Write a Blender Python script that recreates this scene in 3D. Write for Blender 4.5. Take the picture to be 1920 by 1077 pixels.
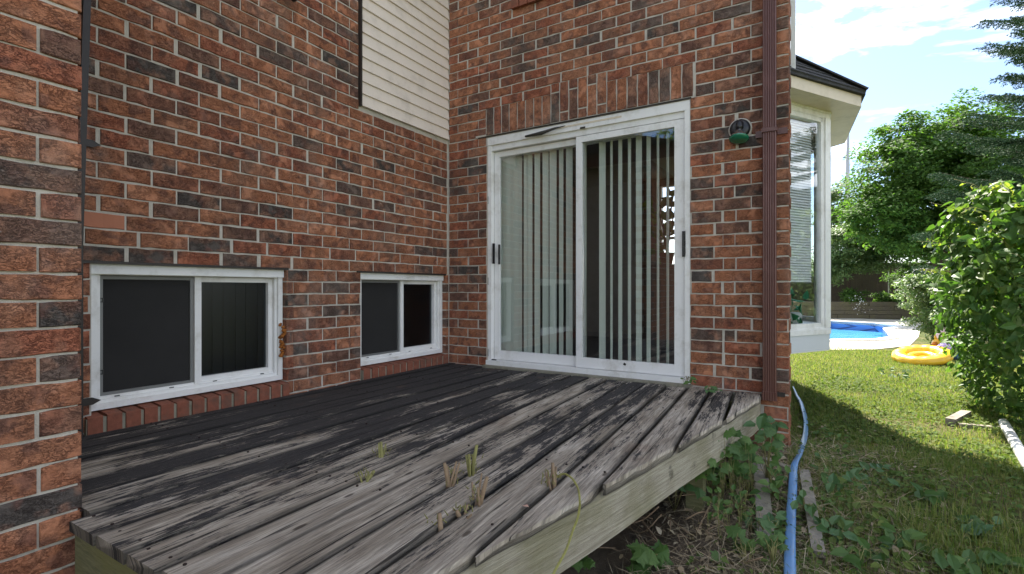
import bpy, math, random
import numpy as np
from mathutils import Vector, Matrix
R = math.radians
random.seed(7); rng = np.random.default_rng(7)
for o in list(bpy.data.objects): bpy.data.objects.remove(o)
SC = bpy.context.scene
COL = SC.collection
# ---------------------------------------------------------------- camera, sky, sun, exposure
CAM = np.array([3.142, -3.892, 0.727]); YAW = R(31.648); FPX = 943.5
cd = bpy.data.cameras.new('camera'); cam = bpy.data.objects.new('camera', cd); COL.objects.link(cam)
cam.location = CAM; cam.rotation_euler = (R(90), 0, YAW)
cd.sensor_width = 36; cd.lens = FPX/1920*36; cd.shift_y = 0.0014; cd.clip_end = 500; cd.clip_start = 0.02
SC.camera = cam
SUN_EL, SUN_AZ = R(50), math.atan2(-0.336, 0.94)     # azimuth measured from +Y towards +X
w = bpy.data.worlds.new('World'); SC.world = w; w.use_nodes = True
nt = w.node_tree; nt.nodes.clear()
def N(t, typ, **k):
    n = t.nodes.new(typ)
    for a, b in k.items():
        if a.startswith('i_'):
            key = a[2:]; key = int(key) if key.isdigit() else key.replace('_', ' ')
            n.inputs[key].default_value = b
        else: setattr(n, a, b)
    return n
SKYX, SKYY = 3.1, 8.4
sky = N(nt, 'ShaderNodeTexSky', sky_type='NISHITA', sun_disc=False, sun_elevation=SUN_EL, sun_rotation=SUN_AZ, air_density=1.0, dust_density=0.6, ozone_density=1.2)
tc = N(nt, 'ShaderNodeTexCoord'); mp = N(nt, 'ShaderNodeMapping', i_Scale=(1.0, 1.0, 2.6), i_Location=(SKYX, SKYY, 0.3))
nt.links.new(tc.outputs['Generated'], mp.inputs[0])
no = N(nt, 'ShaderNodeTexNoise', i_Scale=2.6, i_Detail=7.0, i_Roughness=0.58, i_Distortion=0.5); nt.links.new(mp.outputs[0], no.inputs['Vector'])
cr = N(nt, 'ShaderNodeValToRGB'); cr.color_ramp.elements[0].position = 0.47; cr.color_ramp.elements[1].position = 0.76
cr.color_ramp.elements[0].color = (0.0,0.0,0.0,1); cr.color_ramp.elements[1].color = (0.92,0.92,0.92,1)
nt.links.new(no.outputs['Fac'], cr.inputs[0])
mx = N(nt, 'ShaderNodeMixRGB'); mx.inputs[2].default_value = (9.6, 9.2, 8.5, 1)
nt.links.new(cr.outputs[0], mx.inputs[0]); ml = N(nt, 'ShaderNodeMixRGB', blend_type='MULTIPLY', i_0=1.0); ml.inputs[2].default_value = (.33, .345, .38, 1); nt.links.new(sky.outputs[0], ml.inputs[1]); nt.links.new(ml.outputs[0], mx.inputs[1])
bg = N(nt, 'ShaderNodeBackground', i_Strength=0.085); out = N(nt, 'ShaderNodeOutputWorld')
nt.links.new(mx.outputs[0], bg.inputs[0]); nt.links.new(bg.outputs[0], out.inputs[0])
sd = bpy.data.lights.new('sun', 'SUN'); sd.energy = 2.3; sd.angle = R(0.6); sd.color = (1.0, 0.93, 0.82)
so = bpy.data.objects.new('sun', sd); COL.objects.link(so)
tosun = Vector((math.sin(SUN_AZ)*math.cos(SUN_EL), math.cos(SUN_AZ)*math.cos(SUN_EL), math.sin(SUN_EL)))
so.rotation_euler = tosun.to_track_quat('Z', 'Y').to_euler(); so.location = (-10, 20, 20)
SC.view_settings.view_transform = 'Standard'; SC.view_settings.look = 'None'; SC.view_settings.gamma = 1
SC.view_settings.use_curve_mapping = False; SC.view_settings.exposure = 3.0
SC.render.engine = 'CYCLES'
try:
    SC.cycles.max_bounces = 8; SC.cycles.transparent_max_bounces = 24; SC.cycles.use_denoising = True
except Exception: pass
# ---------------------------------------------------------------- pixel helpers (photo pixels 1920x1077 -> place in the yard)
cth, sth = math.cos(YAW), math.sin(YAW)
def ray(x, y):
    a = (x-960)/FPX
    return np.array([a*cth-sth, a*sth+cth, -(y-541.2)/FPX])
def P(x, y, depth): return CAM + ray(x, y)*depth
def onz(x, y, z=0.0): d = ray(x, y); return CAM + d*(z-CAM[2])/d[2]
def onR(x, y, off=0.0): d = ray(x, y); return CAM + d*(off-CAM[1])/d[1]
def onL(x, y, off=0.0): d = ray(x, y); return CAM + d*(off-CAM[0])/d[0]
def sstep(a, b, x):
    t = np.clip((x-a)/(b-a), 0, 1); return t*t*(3-2*t)
def ground(X, Y):
    X = np.asarray(X, float); Y = np.asarray(Y, float)
    g = -0.45 - 0.17*sstep(0.0, -3.2, Y)
    g = g + 0.09*np.exp(-((X-2.9)**2/0.10 + (Y+0.15)**2/0.25))
    near = np.exp(-((X-3.3)**2+(Y+1)**2)/30.)
    g = g + near*(0.012*np.sin(3.1*X+1.3*Y)+0.012*np.sin(2.3*Y-1.7*X+1)+0.006*np.sin(9*X+4*Y))
    g = np.where((X < 2.4) & (Y > -3.3), g-0.06, g)
    return g
def ong(x, y, lift=0.0):
    z = -0.5
    for _ in range(12):
        p = onz(x, y, z); z = float(ground(p[0], p[1])) + lift
    return onz(x, y, z)
# ---------------------------------------------------------------- object helpers
class MB:
    def __init__(s): s.v = []; s.f = []; s.m = []; s.sm = []
    def add(s, vs, fs, mi=0, sm=False):
        b = len(s.v); s.v += [tuple(map(float, q)) for q in vs]; s.f += [tuple(b+i for i in q) for q in fs]; s.m += [mi]*len(fs); s.sm += [sm]*len(fs)
    def box(s, x0, x1, y0, y1, z0, z1, mi=0):
        s.add([(x0,y0,z0),(x1,y0,z0),(x1,y1,z0),(x0,y1,z0),(x0,y0,z1),(x1,y0,z1),(x1,y1,z1),(x0,y1,z1)],
              [(3,2,1,0),(4,5,6,7),(0,1,5,4),(1,2,6,5),(2,3,7,6),(3,0,4,7)], mi)
    def prism(s, poly, z0, z1, mi=0):
        n = len(poly)
        a = sum(poly[i][0]*poly[(i+1)%n][1]-poly[(i+1)%n][0]*poly[i][1] for i in range(n))
        if a < 0: poly = poly[::-1]
        s.add([(x,y,z0) for x,y in poly]+[(x,y,z1) for x,y in poly],
              [tuple(range(n))[::-1], tuple(range(n,2*n))]+[(i,(i+1)%n,n+(i+1)%n,n+i) for i in range(n)], mi)
    def obox(s, p, q, wd, ht, up=(0,0,1), mi=0):
        p = Vector(p); q = Vector(q); d = (q-p).normalized(); u = Vector(up); sd_ = d.cross(u).normalized(); u = sd_.cross(d).normalized()
        vs = []
        for e in (p, q):
            for a, b in ((-1,-1),(1,-1),(1,1),(-1,1)): vs.append(e+sd_*a*wd/2+u*b*ht/2)
        s.add(vs, [(0,1,2,3),(7,6,5,4),(0,4,5,1),(1,5,6,2),(2,6,7,3),(3,7,4,0)], mi)
    def tube(s, pts, rad, n=6, mi=0, flat=None, cap=True):
        pts = [Vector(p) for p in pts]; m = len(pts)
        if not hasattr(rad, '__len__'): rad = [rad]*m
        b = []; prev = None
        for i, p in enumerate(pts):
            d = (pts[min(i+1,m-1)]-pts[max(i-1,0)]).normalized()
            ref = Vector((0,0,1)) if abs(d.z) < 0.95 else Vector((1,0,0))
            if prev is not None: ref = prev
            sx = d.cross(ref)
            if sx.length < 1e-5: sx = d.cross(Vector((0,1,0.3)))
            sx.normalize(); up = sx.cross(d).normalized(); prev = up
            for k in range(n):
                t = 2*math.pi*k/n; fx, fy = (flat[0], flat[1]) if flat else (1, 1)
                b.append(p+sx*math.cos(t)*rad[i]*fx+up*math.sin(t)*rad[i]*fy)
        fs = [(i*n+k, i*n+(k+1)%n, (i+1)*n+(k+1)%n, (i+1)*n+k) for i in range(m-1) for k in range(n)]
        if cap: fs += [tuple(range(n))[::-1], tuple(range((m-1)*n, m*n))]
        s.add(b, fs, mi, True)
    def lathe(s, prof, c, axis=(0,0,1), n=20, mi=0):
        q = Vector((0,0,1)).rotation_difference(Vector(axis).normalized()); vs = []; c = Vector(c)
        for r_, z in prof:
            for k in range(n):
                t = 2*math.pi*k/n; vs.append(c+q@Vector((r_*math.cos(t), r_*math.sin(t), z)))
        m = len(prof)
        s.add(vs, [(i*n+k, i*n+(k+1)%n, (i+1)*n+(k+1)%n, (i+1)*n+k) for i in range(m-1) for k in range(n)]+[tuple(range(n))[::-1], tuple(range((m-1)*n, m*n))], mi, True)
    def mesh(s, name, mats):
        me = bpy.data.meshes.new(name); me.from_pydata(s.v, [], s.f)
        for m in (mats if isinstance(mats, (list, tuple)) else [mats]): me.materials.append(m)
        me.polygons.foreach_set('material_index', s.m); me.polygons.foreach_set('use_smooth', s.sm); me.update(); return me
    def build(s, name, mats, parent=None, **pr): return link(name, s.mesh(name, mats), parent, **pr)
def props(o, label=None, cat=None, group=None, kind=None):
    if label: o['label'] = label
    if cat: o['category'] = cat
    if group: o['group'] = group
    if kind: o['kind'] = kind
    return o
def link(name, me, parent=None, loc=None, rot=None, **pr):
    o = bpy.data.objects.new(name, me); COL.objects.link(o)
    if parent is not None:
        o.parent = parent
        pl = Vector(parent.get('_w', (0,0,0)))
        o.location = Vector(loc if loc is not None else (0,0,0)) - pl
        o['_w'] = tuple(Vector(loc if loc is not None else (0,0,0)))
    elif loc is not None: o.location = loc; o['_w'] = tuple(loc)
    if rot is not None: o.rotation_euler = rot
    return props(o, **pr)
def thing(name, loc, label, cat, group=None, kind=None):
    o = bpy.data.objects.new(name, None); o.empty_display_size = 0.1; COL.objects.link(o); o.location = loc; o['_w'] = tuple(map(float, loc))
    return props(o, label, cat, group, kind)
def bulk(name, V, F, mat, parent=None, smooth=False, **pr):
    """V (n,3), F (m,k) numpy -> mesh quickly"""
    me = bpy.data.meshes.new(name); k = F.shape[1]
    me.vertices.add(len(V)); me.vertices.foreach_set('co', V.astype(np.float32).ravel())
    me.loops.add(F.size); me.loops.foreach_set('vertex_index', F.astype(np.int32).ravel())
    me.polygons.add(len(F)); me.polygons.foreach_set('loop_start', np.arange(0, F.size, k, dtype=np.int32))
    try: me.polygons.foreach_set('loop_total', np.full(len(F), k, dtype=np.int32))
    except Exception: pass
    me.materials.append(mat)
    if smooth: me.polygons.foreach_set('use_smooth', np.ones(len(F), dtype=bool))
    me.update(calc_edges=True); me.validate()
    return link(name, me, parent, **pr)
def frames(nrm, spin):
    """rotation matrices with local z -> nrm, spun about it"""
    n = nrm/np.linalg.norm(nrm, axis=1, keepdims=True)
    a = np.where(np.abs(n[:, 2:3]) < 0.9, np.array([[0, 0, 1.]]), np.array([[1., 0, 0]]))
    x = np.cross(a, n); x /= np.linalg.norm(x, axis=1, keepdims=True); y = np.cross(n, x)
    c, s_ = np.cos(spin)[:, None], np.sin(spin)[:, None]
    X = x*c+y*s_; Y = -x*s_+y*c
    return np.stack([X, Y, n], axis=2)
def scatter(tv, tf, pos, M, sc):
    tv = np.asarray(tv, float); tf = np.asarray(tf, int); n = len(pos)
    V = np.einsum('nij,kj->nki', M, tv)*np.asarray(sc).reshape(-1, 1, 1)+pos[:, None, :]
    F = tf[None]+(np.arange(n)*len(tv))[:, None, None]
    return V.reshape(-1, 3), F.reshape(-1, tf.shape[1])
LEAF_V = [(0,0,0),(-.30,.30,.09),(.30,.30,.09),(-.24,.68,.04),(.24,.68,.04),(0,1.05,-.16),(0,.42,-.03)]
LEAF_F = [(0,6,1),(0,2,6),(1,6,3),(6,2,4),(3,6,5),(6,4,5)]
DIA_V = [(0,0,0),(-.3,.5,.07),(.3,.5,.07),(0,1,0)]; DIA_F = [(0,2,1),(1,2,3)]
def lobed(n=5, inner=.70):
    vs = [(0,.45,.02)]; m = 2*n
    for i in range(m):
        a = math.pi*2*(i+.5)/m - math.pi/2 + math.pi/m*0
        r_ = .55 if i % 2 == 0 else .55*inner
        vs.append((r_*math.cos(a)*1.05, .45+r_*math.sin(a), -.05*(r_/.55)+.03*math.sin(a*3)))
    return vs, [(0, 1+i, 1+(i+1) % m) for i in range(m)]
_half = [(.05,-.02),(.24,.02),(.50,.08),(.40,.26),(.66,.46),(.36,.50),(.30,.66),(.16,.74)]
_o = _half+[(0,1.04)]+[(-x,y) for x,y in _half[::-1]]
LOB_V = [(0,.36,.03)]+[(x,y,.05*math.sin(6*x+3*y)-.16*(x*x+(y-.36)**2)) for x,y in _o]; LOB_F = [(0,1+i,1+(i+1)%len(_o)) for i in range(len(_o))]
# ---------------------------------------------------------------- materials
def newmat(name):
    m = bpy.data.materials.new(name); m.use_nodes = True; t = m.node_tree; t.nodes.clear()
    o = t.nodes.new('ShaderNodeOutputMaterial'); b = t.nodes.new('ShaderNodeBsdfPrincipled'); t.links.new(b.outputs[0], o.inputs[0])
    return m, t, b, o
def L(t, a, b): t.links.new(a, b)
def noise(t, vec, scale, detail=4, rough=.55, dist=0.0, sc3=None):
    if sc3:
        m = N(t, 'ShaderNodeMapping', i_Scale=sc3); L(t, vec, m.inputs[0]); vec = m.outputs[0]
    n = N(t, 'ShaderNodeTexNoise', i_Scale=scale, i_Detail=float(detail), i_Roughness=rough, i_Distortion=dist); L(t, vec, n.inputs['Vector']); return n.outputs['Fac']
def ramp(t, fac, stops, interp='LINEAR'):
    r_ = N(t, 'ShaderNodeValToRGB'); e = r_.color_ramp.elements; r_.color_ramp.interpolation = interp
    while len(e) < len(stops): e.new(0.5)
    for i, (p, c) in enumerate(stops):
        e[i].position = p; e[i].color = (c, c, c, 1) if not hasattr(c, '__len__') else (*c, 1)
    L(t, fac, r_.inputs[0]); return r_.outputs[0]
def mixc(t, fac, a, b, mode='MIX'):
    m = N(t, 'ShaderNodeMixRGB', blend_type=mode)
    for i, q in ((0, fac), (1, a), (2, b)):
        if hasattr(q, 'is_linked') or hasattr(q, 'links'): L(t, q, m.inputs[i])
        else: m.inputs[i].default_value = q if i == 0 else ((*q, 1) if hasattr(q, '__len__') else (q, q, q, 1))
    return m.outputs[0]
def math_(t, op, a, b=0.0, c=0.0):
    m = N(t, 'ShaderNodeMath', operation=op)
    for i, q in enumerate((a, b, c)):
        if hasattr(q, 'links'): L(t, q, m.inputs[i])
        else: m.inputs[i].default_value = q
    return m.outputs[0]
def bump(t, b, h, strength=.5, dist=.01):
    n = N(t, 'ShaderNodeBump', i_Strength=strength, i_Distance=dist); L(t, h, n.inputs['Height']); L(t, n.outputs[0], b.inputs['Normal'])
def objcoord(t, rnd=True):
    c = N(t, 'ShaderNodeTexCoord').outputs['Object']
    if not rnd: return c, None
    r_ = N(t, 'ShaderNodeObjectInfo').outputs['Random']
    a = N(t, 'ShaderNodeVectorMath', operation='SCALE'); cmb = N(t, 'ShaderNodeCombineXYZ', i_X=37.0, i_Y=91.0, i_Z=53.0)
    L(t, cmb.outputs[0], a.inputs[0]); L(t, r_, a.inputs['Scale'])
    s_ = N(t, 'ShaderNodeVectorMath', operation='ADD'); L(t, c, s_.inputs[0]); L(t, a.outputs[0], s_.inputs[1])
    return s_.outputs[0], r_
def plain(name, col, rough=.5, spec=.5, metal=0.0, vary=.12, scale=12, bmp=0.0, dirt=None, dirtscale=4):
    m, t, b, o = newmat(name); c, _ = objcoord(t, False)
    n = noise(t, c, scale, 5, .6)
    cc = mixc(t, n, tuple(x*(1-vary) for x in col), tuple(min(1, x*(1+vary)) for x in col))
    if dirt:
        n2 = ramp(t, noise(t, c, dirtscale, 8, .7), [(.5, 0.0), (.72, .8)]); cc = mixc(t, n2, cc, dirt)
    L(t, cc, b.inputs['Base Color']); b.inputs['Roughness'].default_value = rough; b.inputs['Metallic'].default_value = metal
    b.inputs['Specular IOR Level'].default_value = spec
    if bmp: bump(t, b, noise(t, c, scale*6, 6, .65), bmp, .004)
    return m
def brickmat():
    m, t, b, o = newmat('rough_fired_brick'); c, r_ = objcoord(t)
    base = ramp(t, r_, [(0, (.44,.175,.09)), (.16, (.49,.205,.108)), (.30, (.39,.135,.075)), (.44, (.42,.17,.09)), (.56, (.31,.125,.075)), (.66, (.46,.19,.10)), (.76, (.22,.115,.08)), (.86, (.16,.11,.088)), (.95, (.10,.083,.072))], 'CONSTANT')
    f1 = noise(t, c, 13, 3, .5, .4)
    blot = ramp(t, f1, [(.52, 0.0), (.63, .7)])
    col = mixc(t, blot, base, (.17, .08, .06))
    f2 = ramp(t, noise(t, c, 9, 3, .5), [(.5, 0.0), (.62, .45)])
    col = mixc(t, f2, col, (.52, .25, .15))
    # crackled skin
    nv = N(t, 'ShaderNodeTexNoise', i_Scale=24.0, i_Detail=3.0); L(t, c, nv.inputs['Vector'])
    va = N(t, 'ShaderNodeVectorMath', operation='SCALE'); va.inputs['Scale'].default_value = .045; L(t, nv.outputs['Color'], va.inputs[0])
    vb = N(t, 'ShaderNodeVectorMath', operation='ADD'); L(t, c, vb.inputs[0]); L(t, va.outputs[0], vb.inputs[1])
    r1 = noise(t, vb.outputs[0], 1.0, 3, .55, 1.2, (26, 26, 62)); r2 = noise(t, c, 1.0, 3, .6, 1.5, (48, 48, 105))
    def ridge(n_, w_): return ramp(t, math_(t, 'ABSOLUTE', math_(t, 'SUBTRACT', n_, .5)), [(0.0, 0.0), (w_, 1.0)])
    crack = math_(t, 'MULTIPLY', ridge(r1, .035), ridge(r2, .03))
    gate = ramp(t, noise(t, c, 15, 3), [(.36, 1.0), (.52, 0.0)])
    ck = math_(t, 'MAXIMUM', crack, gate)
    col = mixc(t, ck, mixc(t, 1.0, col, (.45, .40, .40), 'MULTIPLY'), col)
    col = mixc(t, noise(t, c, 150, 3, .7), mixc(t, 1.0, col, .72, 'MULTIPLY'), mixc(t, 1.0, col, 1.3, 'MULTIPLY'))
    # wall-wide weathering: dusty lime bloom and soot that run across many bricks
    gp_ = N(t, 'ShaderNodeNewGeometry').outputs['Position']
    bl1 = ramp(t, noise(t, gp_, 1.0, 6, .62, .4, (2.2, 2.2, 1.3)), [(.54, 0.0), (.70, .34)]); col = mixc(t, bl1, col, (.36, .30, .25))
    bl2 = ramp(t, noise(t, gp_, 1.0, 5, .6, .3, (1.6, 1.6, 1.9)), [(.52, 0.0), (.68, .45)]); col = mixc(t, bl2, col, (.09, .065, .052))
    # lime smears
    sm = ramp(t, noise(t, c, 22, 8, .75), [(.66, 0.0), (.73, .6)])
    col = mixc(t, sm, col, (.50, .46, .40))
    L(t, col, b.inputs['Base Color']); b.inputs['Roughness'].default_value = .85; b.inputs['Specular IOR Level'].default_value = .25
    h = math_(t, 'ADD', math_(t, 'MULTIPLY', ck, .6), math_(t, 'MULTIPLY', noise(t, c, 90, 5, .7), .9))
    bump(t, b, h, 1.0, .006)
    return m
M_BRICK = brickmat()
def brickrow_mat():
    m = plain('rowlock_brick', (.24,.085,.052), .85, .25, 0, .5, 30, .8, (.11,.085,.065), 9); return m
M_ROW = brickrow_mat()
M_SMOOTH = plain('smooth_patch_brick', (.42,.17,.10), .8, .25, 0, .1, 10, .2)
M_MORTAR = plain('mortar', (.53,.485,.415), .95, .1, 0, .22, 30, 1.0, (.34,.31,.26), 5)
M_WHITE = plain('white_vinyl', (.80,.79,.765), .38, .4, 0, .04, 5, 0.08, (.52,.49,.43), 5.0)
M_WDIRT = plain('grimy_white_trim', (.62,.61,.56), .5, .3, 0, .08, 8, 0.15, (.36,.33,.27), 6)
M_SID = plain('cream_siding', (.76,.665,.575), .5, .3, 0, .05, 4, 0.08, (.52,.45,.38), 3.0)
M_CREAM = plain('cream_painted_trim', (.66,.57,.44), .5, .3, 0, .05, 6, .1, (.5,.42,.3), 5)
M_BLACK = plain('black_plastic', (.012,.012,.014), .35, .5, 0, .1)
M_DARK = plain('dark_brown_metal', (.035,.028,.024), .45, .4, .2, .2, 20, .2)
M_BROWN = plain('brown_painted_downspout', (.105,.040,.032), .38, .5, 0, .12, 14, .1, (.16,.07,.06), 9)
M_CONC = plain('old_concrete_sill', (.27,.25,.19), .95, .1, 0, .25, 25, .8, (.11,.11,.075), 9)
M_CONCP = plain('pool_concrete', (.62,.58,.50), .9, .2, 0, .08, 2, .3, (.46,.42,.35), 1.5)
M_CHROME = plain('worn_chrome', (.7,.7,.68), .22, .5, 1.0, .1)
M_GREEN = plain('green_glass_lens', (.01,.16,.09), .12, .8, 0, .2)
M_SOIL = None
def slatmat():
    m, t, b, o = newmat('blind_vane'); b.inputs['Base Color'].default_value = (.66,.70,.61,1); b.inputs['Roughness'].default_value = .6
    tr = N(t, 'ShaderNodeBsdfTranslucent'); tr.inputs[0].default_value = (.6,.64,.56,1); mm = N(t, 'ShaderNodeMixShader', i_0=.12)
    L(t, b.outputs[0], mm.inputs[1]); L(t, tr.outputs[0], mm.inputs[2]); L(t, mm.outputs[0], o.inputs[0]); return m
M_VANE = slatmat()
def glassmat(name, tint=(.985,1,.995), ior=1.5, boost=1.0, rough=.004):
    m, t, b, o = newmat(name); t.nodes.remove(b)
    tr = N(t, 'ShaderNodeBsdfTransparent'); tr.inputs[0].default_value = (*tint, 1)
    gl = N(t, 'ShaderNodeBsdfGlossy'); gl.inputs['Roughness'].default_value = rough; gl.inputs[0].default_value = (.95,.97,1,1)
    fr = N(t, 'ShaderNodeFresnel', i_IOR=ior); bf = N(t, 'ShaderNodeNewGeometry').outputs['Backfacing']; f2 = math_(t, 'MULTIPLY', math_(t, 'MULTIPLY', fr.outputs[0], boost), math_(t, 'SUBTRACT', 1.0, bf))
    mm = N(t, 'ShaderNodeMixShader'); L(t, f2, mm.inputs[0]); L(t, tr.outputs[0], mm.inputs[1]); L(t, gl.outputs[0], mm.inputs[2]); L(t, mm.outputs[0], o.inputs[0]); return m
M_GLASS = glassmat('window_glass', ior=1.5, boost=4.6)
M_GLASSB = glassmat('bay_glass', (.95,.97,.97), 1.5, 2.6)
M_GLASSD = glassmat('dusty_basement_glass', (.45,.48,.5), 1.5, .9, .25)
M_SCREEN = plain('insect_screen', (.032,.031,.030), .9, .1, 0, .25, 3, .0)
M_SFRAME = plain('grey_screen_frame', (.20,.20,.19), .5, .4, .3, .1)
def woodmat(name, dark, pale, mossy=0.0, deck=False, bias=0.0):
    m, t, b, o = newmat(name); c, _ = objcoord(t, False); info = N(t, 'ShaderNodeObjectInfo').outputs['Random']
    # shift grain per board
    cmb = N(t, 'ShaderNodeCombineXYZ'); L(t, math_(t, 'MULTIPLY', info, 17.0), cmb.inputs[0]); L(t, math_(t, 'MULTIPLY', info, 31.0), cmb.inputs[1])
    ad = N(t, 'ShaderNodeVectorMath', operation='ADD'); L(t, c, ad.inputs[0]); L(t, cmb.outputs[0], ad.inputs[1]); cs = ad.outputs[0]
    if deck:
        bc = N(t, 'ShaderNodeAttribute', attribute_name='bc'); L(t, bc.outputs['Vector'], ad.inputs[0])
    grain = noise(t, cs, 1.0, 8, .72, .5, (120, 5.0, 120) if deck else (12, 3.0, 120)); grain = ramp(t, grain, [(.33, 0.0), (.66, 1.0)])
    fine = noise(t, cs, 1.0, 4, .7, 0, (260, 9, 260) if deck else (30, 8, 300))
    if deck:
        big = noise(t, cs, 1.0, 5, .62, .6, (7.0, 1.3, 7.0))
        streak = noise(t, cs, 1.0, 8, .78, .25, (55, 4.5, 55))
        chips = noise(t, cs, 1.0, 5, .75, .2, (170, 22, 170))
        sp = N(t, 'ShaderNodeSeparateXYZ'); L(t, c, sp.inputs[0])
        # worn where the weather reaches: towards the open corner and the front
        wx = math_(t, 'MULTIPLY', math_(t, 'SUBTRACT', sp.outputs[0], 1.30), .085)
        wy = math_(t, 'MULTIPLY', math_(t, 'MAXIMUM', math_(t, 'SUBTRACT', math_(t, 'MULTIPLY', sp.outputs[1], -1.0), 1.9), 0.0), .07)
        val = math_(t, 'ADD', math_(t, 'ADD', math_(t, 'MULTIPLY', big, .46), math_(t, 'ADD', math_(t, 'MULTIPLY', streak, .42), math_(t, 'MULTIPLY', chips, .18))), math_(t, 'ADD', wx, wy))
        val = math_(t, 'ADD', val, math_(t, 'MULTIPLY', math_(t, 'SUBTRACT', info, .5), .085))
        mask = ramp(t, val, [(.563, 0.0), (.574, .5), (.592, 1.0)])
        lightw = ramp(t, noise(t, cs, 1.0, 4, .6, .4, (14, 2.2, 14)), [(.36, pale[0]), (.56, pale[1]), (.7, pale[2])])
        pal = mixc(t, grain, mixc(t, 1.0, lightw, .36, 'MULTIPLY'), mixc(t, 1.0, lightw, 1.2, 'MULTIPLY'))
        dk = mixc(t, grain, dark, tuple(x*3.0 for x in dark))
        scr = ramp(t, chips, [(.57, 0.0), (.65, .42)]); dk = mixc(t, scr, dk, (.20, .18, .155))
        col = mixc(t, mask, dk, pal)
        crk = ramp(t, noise(t, cs, 1.0, 3, .5, .8, (60, 1.4, 60)), [(.33, .18), (.37, 1.0)])
        col = mixc(t, 1.0, col, crk, 'MULTIPLY')
        at = N(t, 'ShaderNodeAttribute', attribute_name='edge').outputs['Fac']; col = mixc(t, math_(t, 'MULTIPLY', at, .7), col, (.018,.017,.015))  # edge dirt, plus the shade of the board gaps painted into the colour
        mk = N(t, 'ShaderNodeMapping', i_Scale=(7.5, 2.6, 7.5)); L(t, cs, mk.inputs[0])
        vk = N(t, 'ShaderNodeTexVoronoi', i_Scale=1.0); L(t, mk.outputs[0], vk.inputs['Vector'])
        kn = ramp(t, math_(t, 'ADD', vk.outputs['Distance'], math_(t, 'MULTIPLY', fine, .04)), [(.07, .8), (.10, 0.0)]); col = mixc(t, kn, col, (.05, .035, .024))
        # rust-brown and algae stains
        st = ramp(t, noise(t, c, 2.3, 5, .6), [(.62, 0.0), (.72, .35)]); col = mixc(t, st, col, (.17,.10,.06))
        h = math_(t, 'ADD', math_(t, 'ADD', math_(t, 'MULTIPLY', grain, .8), math_(t, 'MULTIPLY', crk, .9)), math_(t, 'MULTIPLY', fine, .5))
        bump(t, b, h, .9, .006)
    else:
        p2 = mixc(t, grain, dark, pale)
        al = ramp(t, noise(t, c, 3.2, 6, .65), [(.42, 0.0), (.62, mossy)])
        col = mixc(t, al, p2, (.17, .16, .06))
        dkst = ramp(t, noise(t, c, 5.5, 6, .65), [(.60, 0.0), (.70, .7)]); col = mixc(t, dkst, col, (.05,.042,.032))
        bump(t, b, math_(t, 'ADD', grain, math_(t, 'MULTIPLY', fine, .5)), .7, .004)
    L(t, col, b.inputs['Base Color']); b.inputs['Roughness'].default_value = .8; b.inputs['Specular IOR Level'].default_value = .22
    return m
M_DECK = woodmat('weathered_deck_boards', (.023,.021,.020), ((.33,.275,.21), (.52,.45,.36), (.66,.59,.49)), deck=True)
M_FASC = woodmat('weathered_fascia', (.24,.205,.15), (.50,.45,.35), .45)
M_JOIST = woodmat('damp_joist', (.10,.10,.05), (.22,.21,.11), .8)
M_OLDW = woodmat('old_grey_board', (.16,.14,.12), (.32,.29,.24), .3)
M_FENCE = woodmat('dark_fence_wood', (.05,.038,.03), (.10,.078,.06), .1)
M_TIMB = woodmat('grey_timber', (.09,.075,.05), (.17,.145,.10), .3)
def leafmat(name, cols, trans=.35, rough=.5):
    m, t, b, o = newmat(name); g = N(t, 'ShaderNodeNewGeometry').outputs['Random Per Island']; oi = N(t, 'ShaderNodeObjectInfo').outputs['Random']
    f = math_(t, 'FRACT', math_(t, 'ADD', g, oi))
    n = len(cols); col = ramp(t, f, [(i/(n-1), c) for i, c in enumerate(cols)])
    L(t, col, b.inputs['Base Color']); b.inputs['Roughness'].default_value = rough; b.inputs['Specular IOR Level'].default_value = .35
    tr = N(t, 'ShaderNodeBsdfTranslucent'); L(t, mixc(t, 1.0, col, (1.5, 1.7, .7), 'MULTIPLY'), tr.inputs[0])
    mm = N(t, 'ShaderNodeMixShader', i_0=trans); L(t, b.outputs[0], mm.inputs[1]); L(t, tr.outputs[0], mm.inputs[2]); L(t, mm.outputs[0], o.inputs[0]); return m
M_MAPLE = leafmat('maple_leaf', [(.045,.10,.022), (.075,.15,.03), (.105,.19,.035), (.06,.13,.028)], .4, .75)
M_PALE = leafmat('pale_shrub_leaf', [(.10,.17,.06), (.16,.23,.10), (.12,.19,.07)], .3)
M_SPRUCE = leafmat('spruce_needle', [(.024,.055,.026), (.036,.076,.034), (.05,.095,.042)], .05, .9)
M_VINE = leafmat('vine_leaf', [(.05,.115,.028), (.075,.155,.033), (.11,.195,.045), (.055,.125,.028), (.14,.20,.05), (.09,.17,.035)], .33, .55)
M_VINEY = leafmat('young_yellow_leaf', [(.17,.25,.05), (.28,.30,.07), (.20,.28,.06)], .4, .45)
M_WEED = leafmat('weed_leaf', [(.045,.10,.022), (.07,.14,.03), (.10,.17,.04), (.06,.12,.035)], .3, .55)
M_COVER = leafmat('clover_leaf', [(.06,.11,.022), (.09,.14,.03), (.13,.165,.04), (.08,.12,.03)], .25, .9)
M_WEEDB = leafmat('bluish_weed_leaf', [(.05,.115,.04), (.08,.15,.05), (.06,.13,.04)], .2, .45)
M_GRASS = leafmat('grass_blade', [(.085,.15,.03), (.14,.20,.045), (.19,.23,.06), (.29,.26,.12), (.11,.17,.035)], .35, .8)
M_STRAW = leafmat('dry_straw', [(.38,.30,.19), (.28,.21,.13), (.46,.39,.27), (.15,.11,.075)], .15, .7)
M_BARK = plain('bark', (.07,.055,.042), .95, .1, 0, .4, 20, 1.0)
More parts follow.
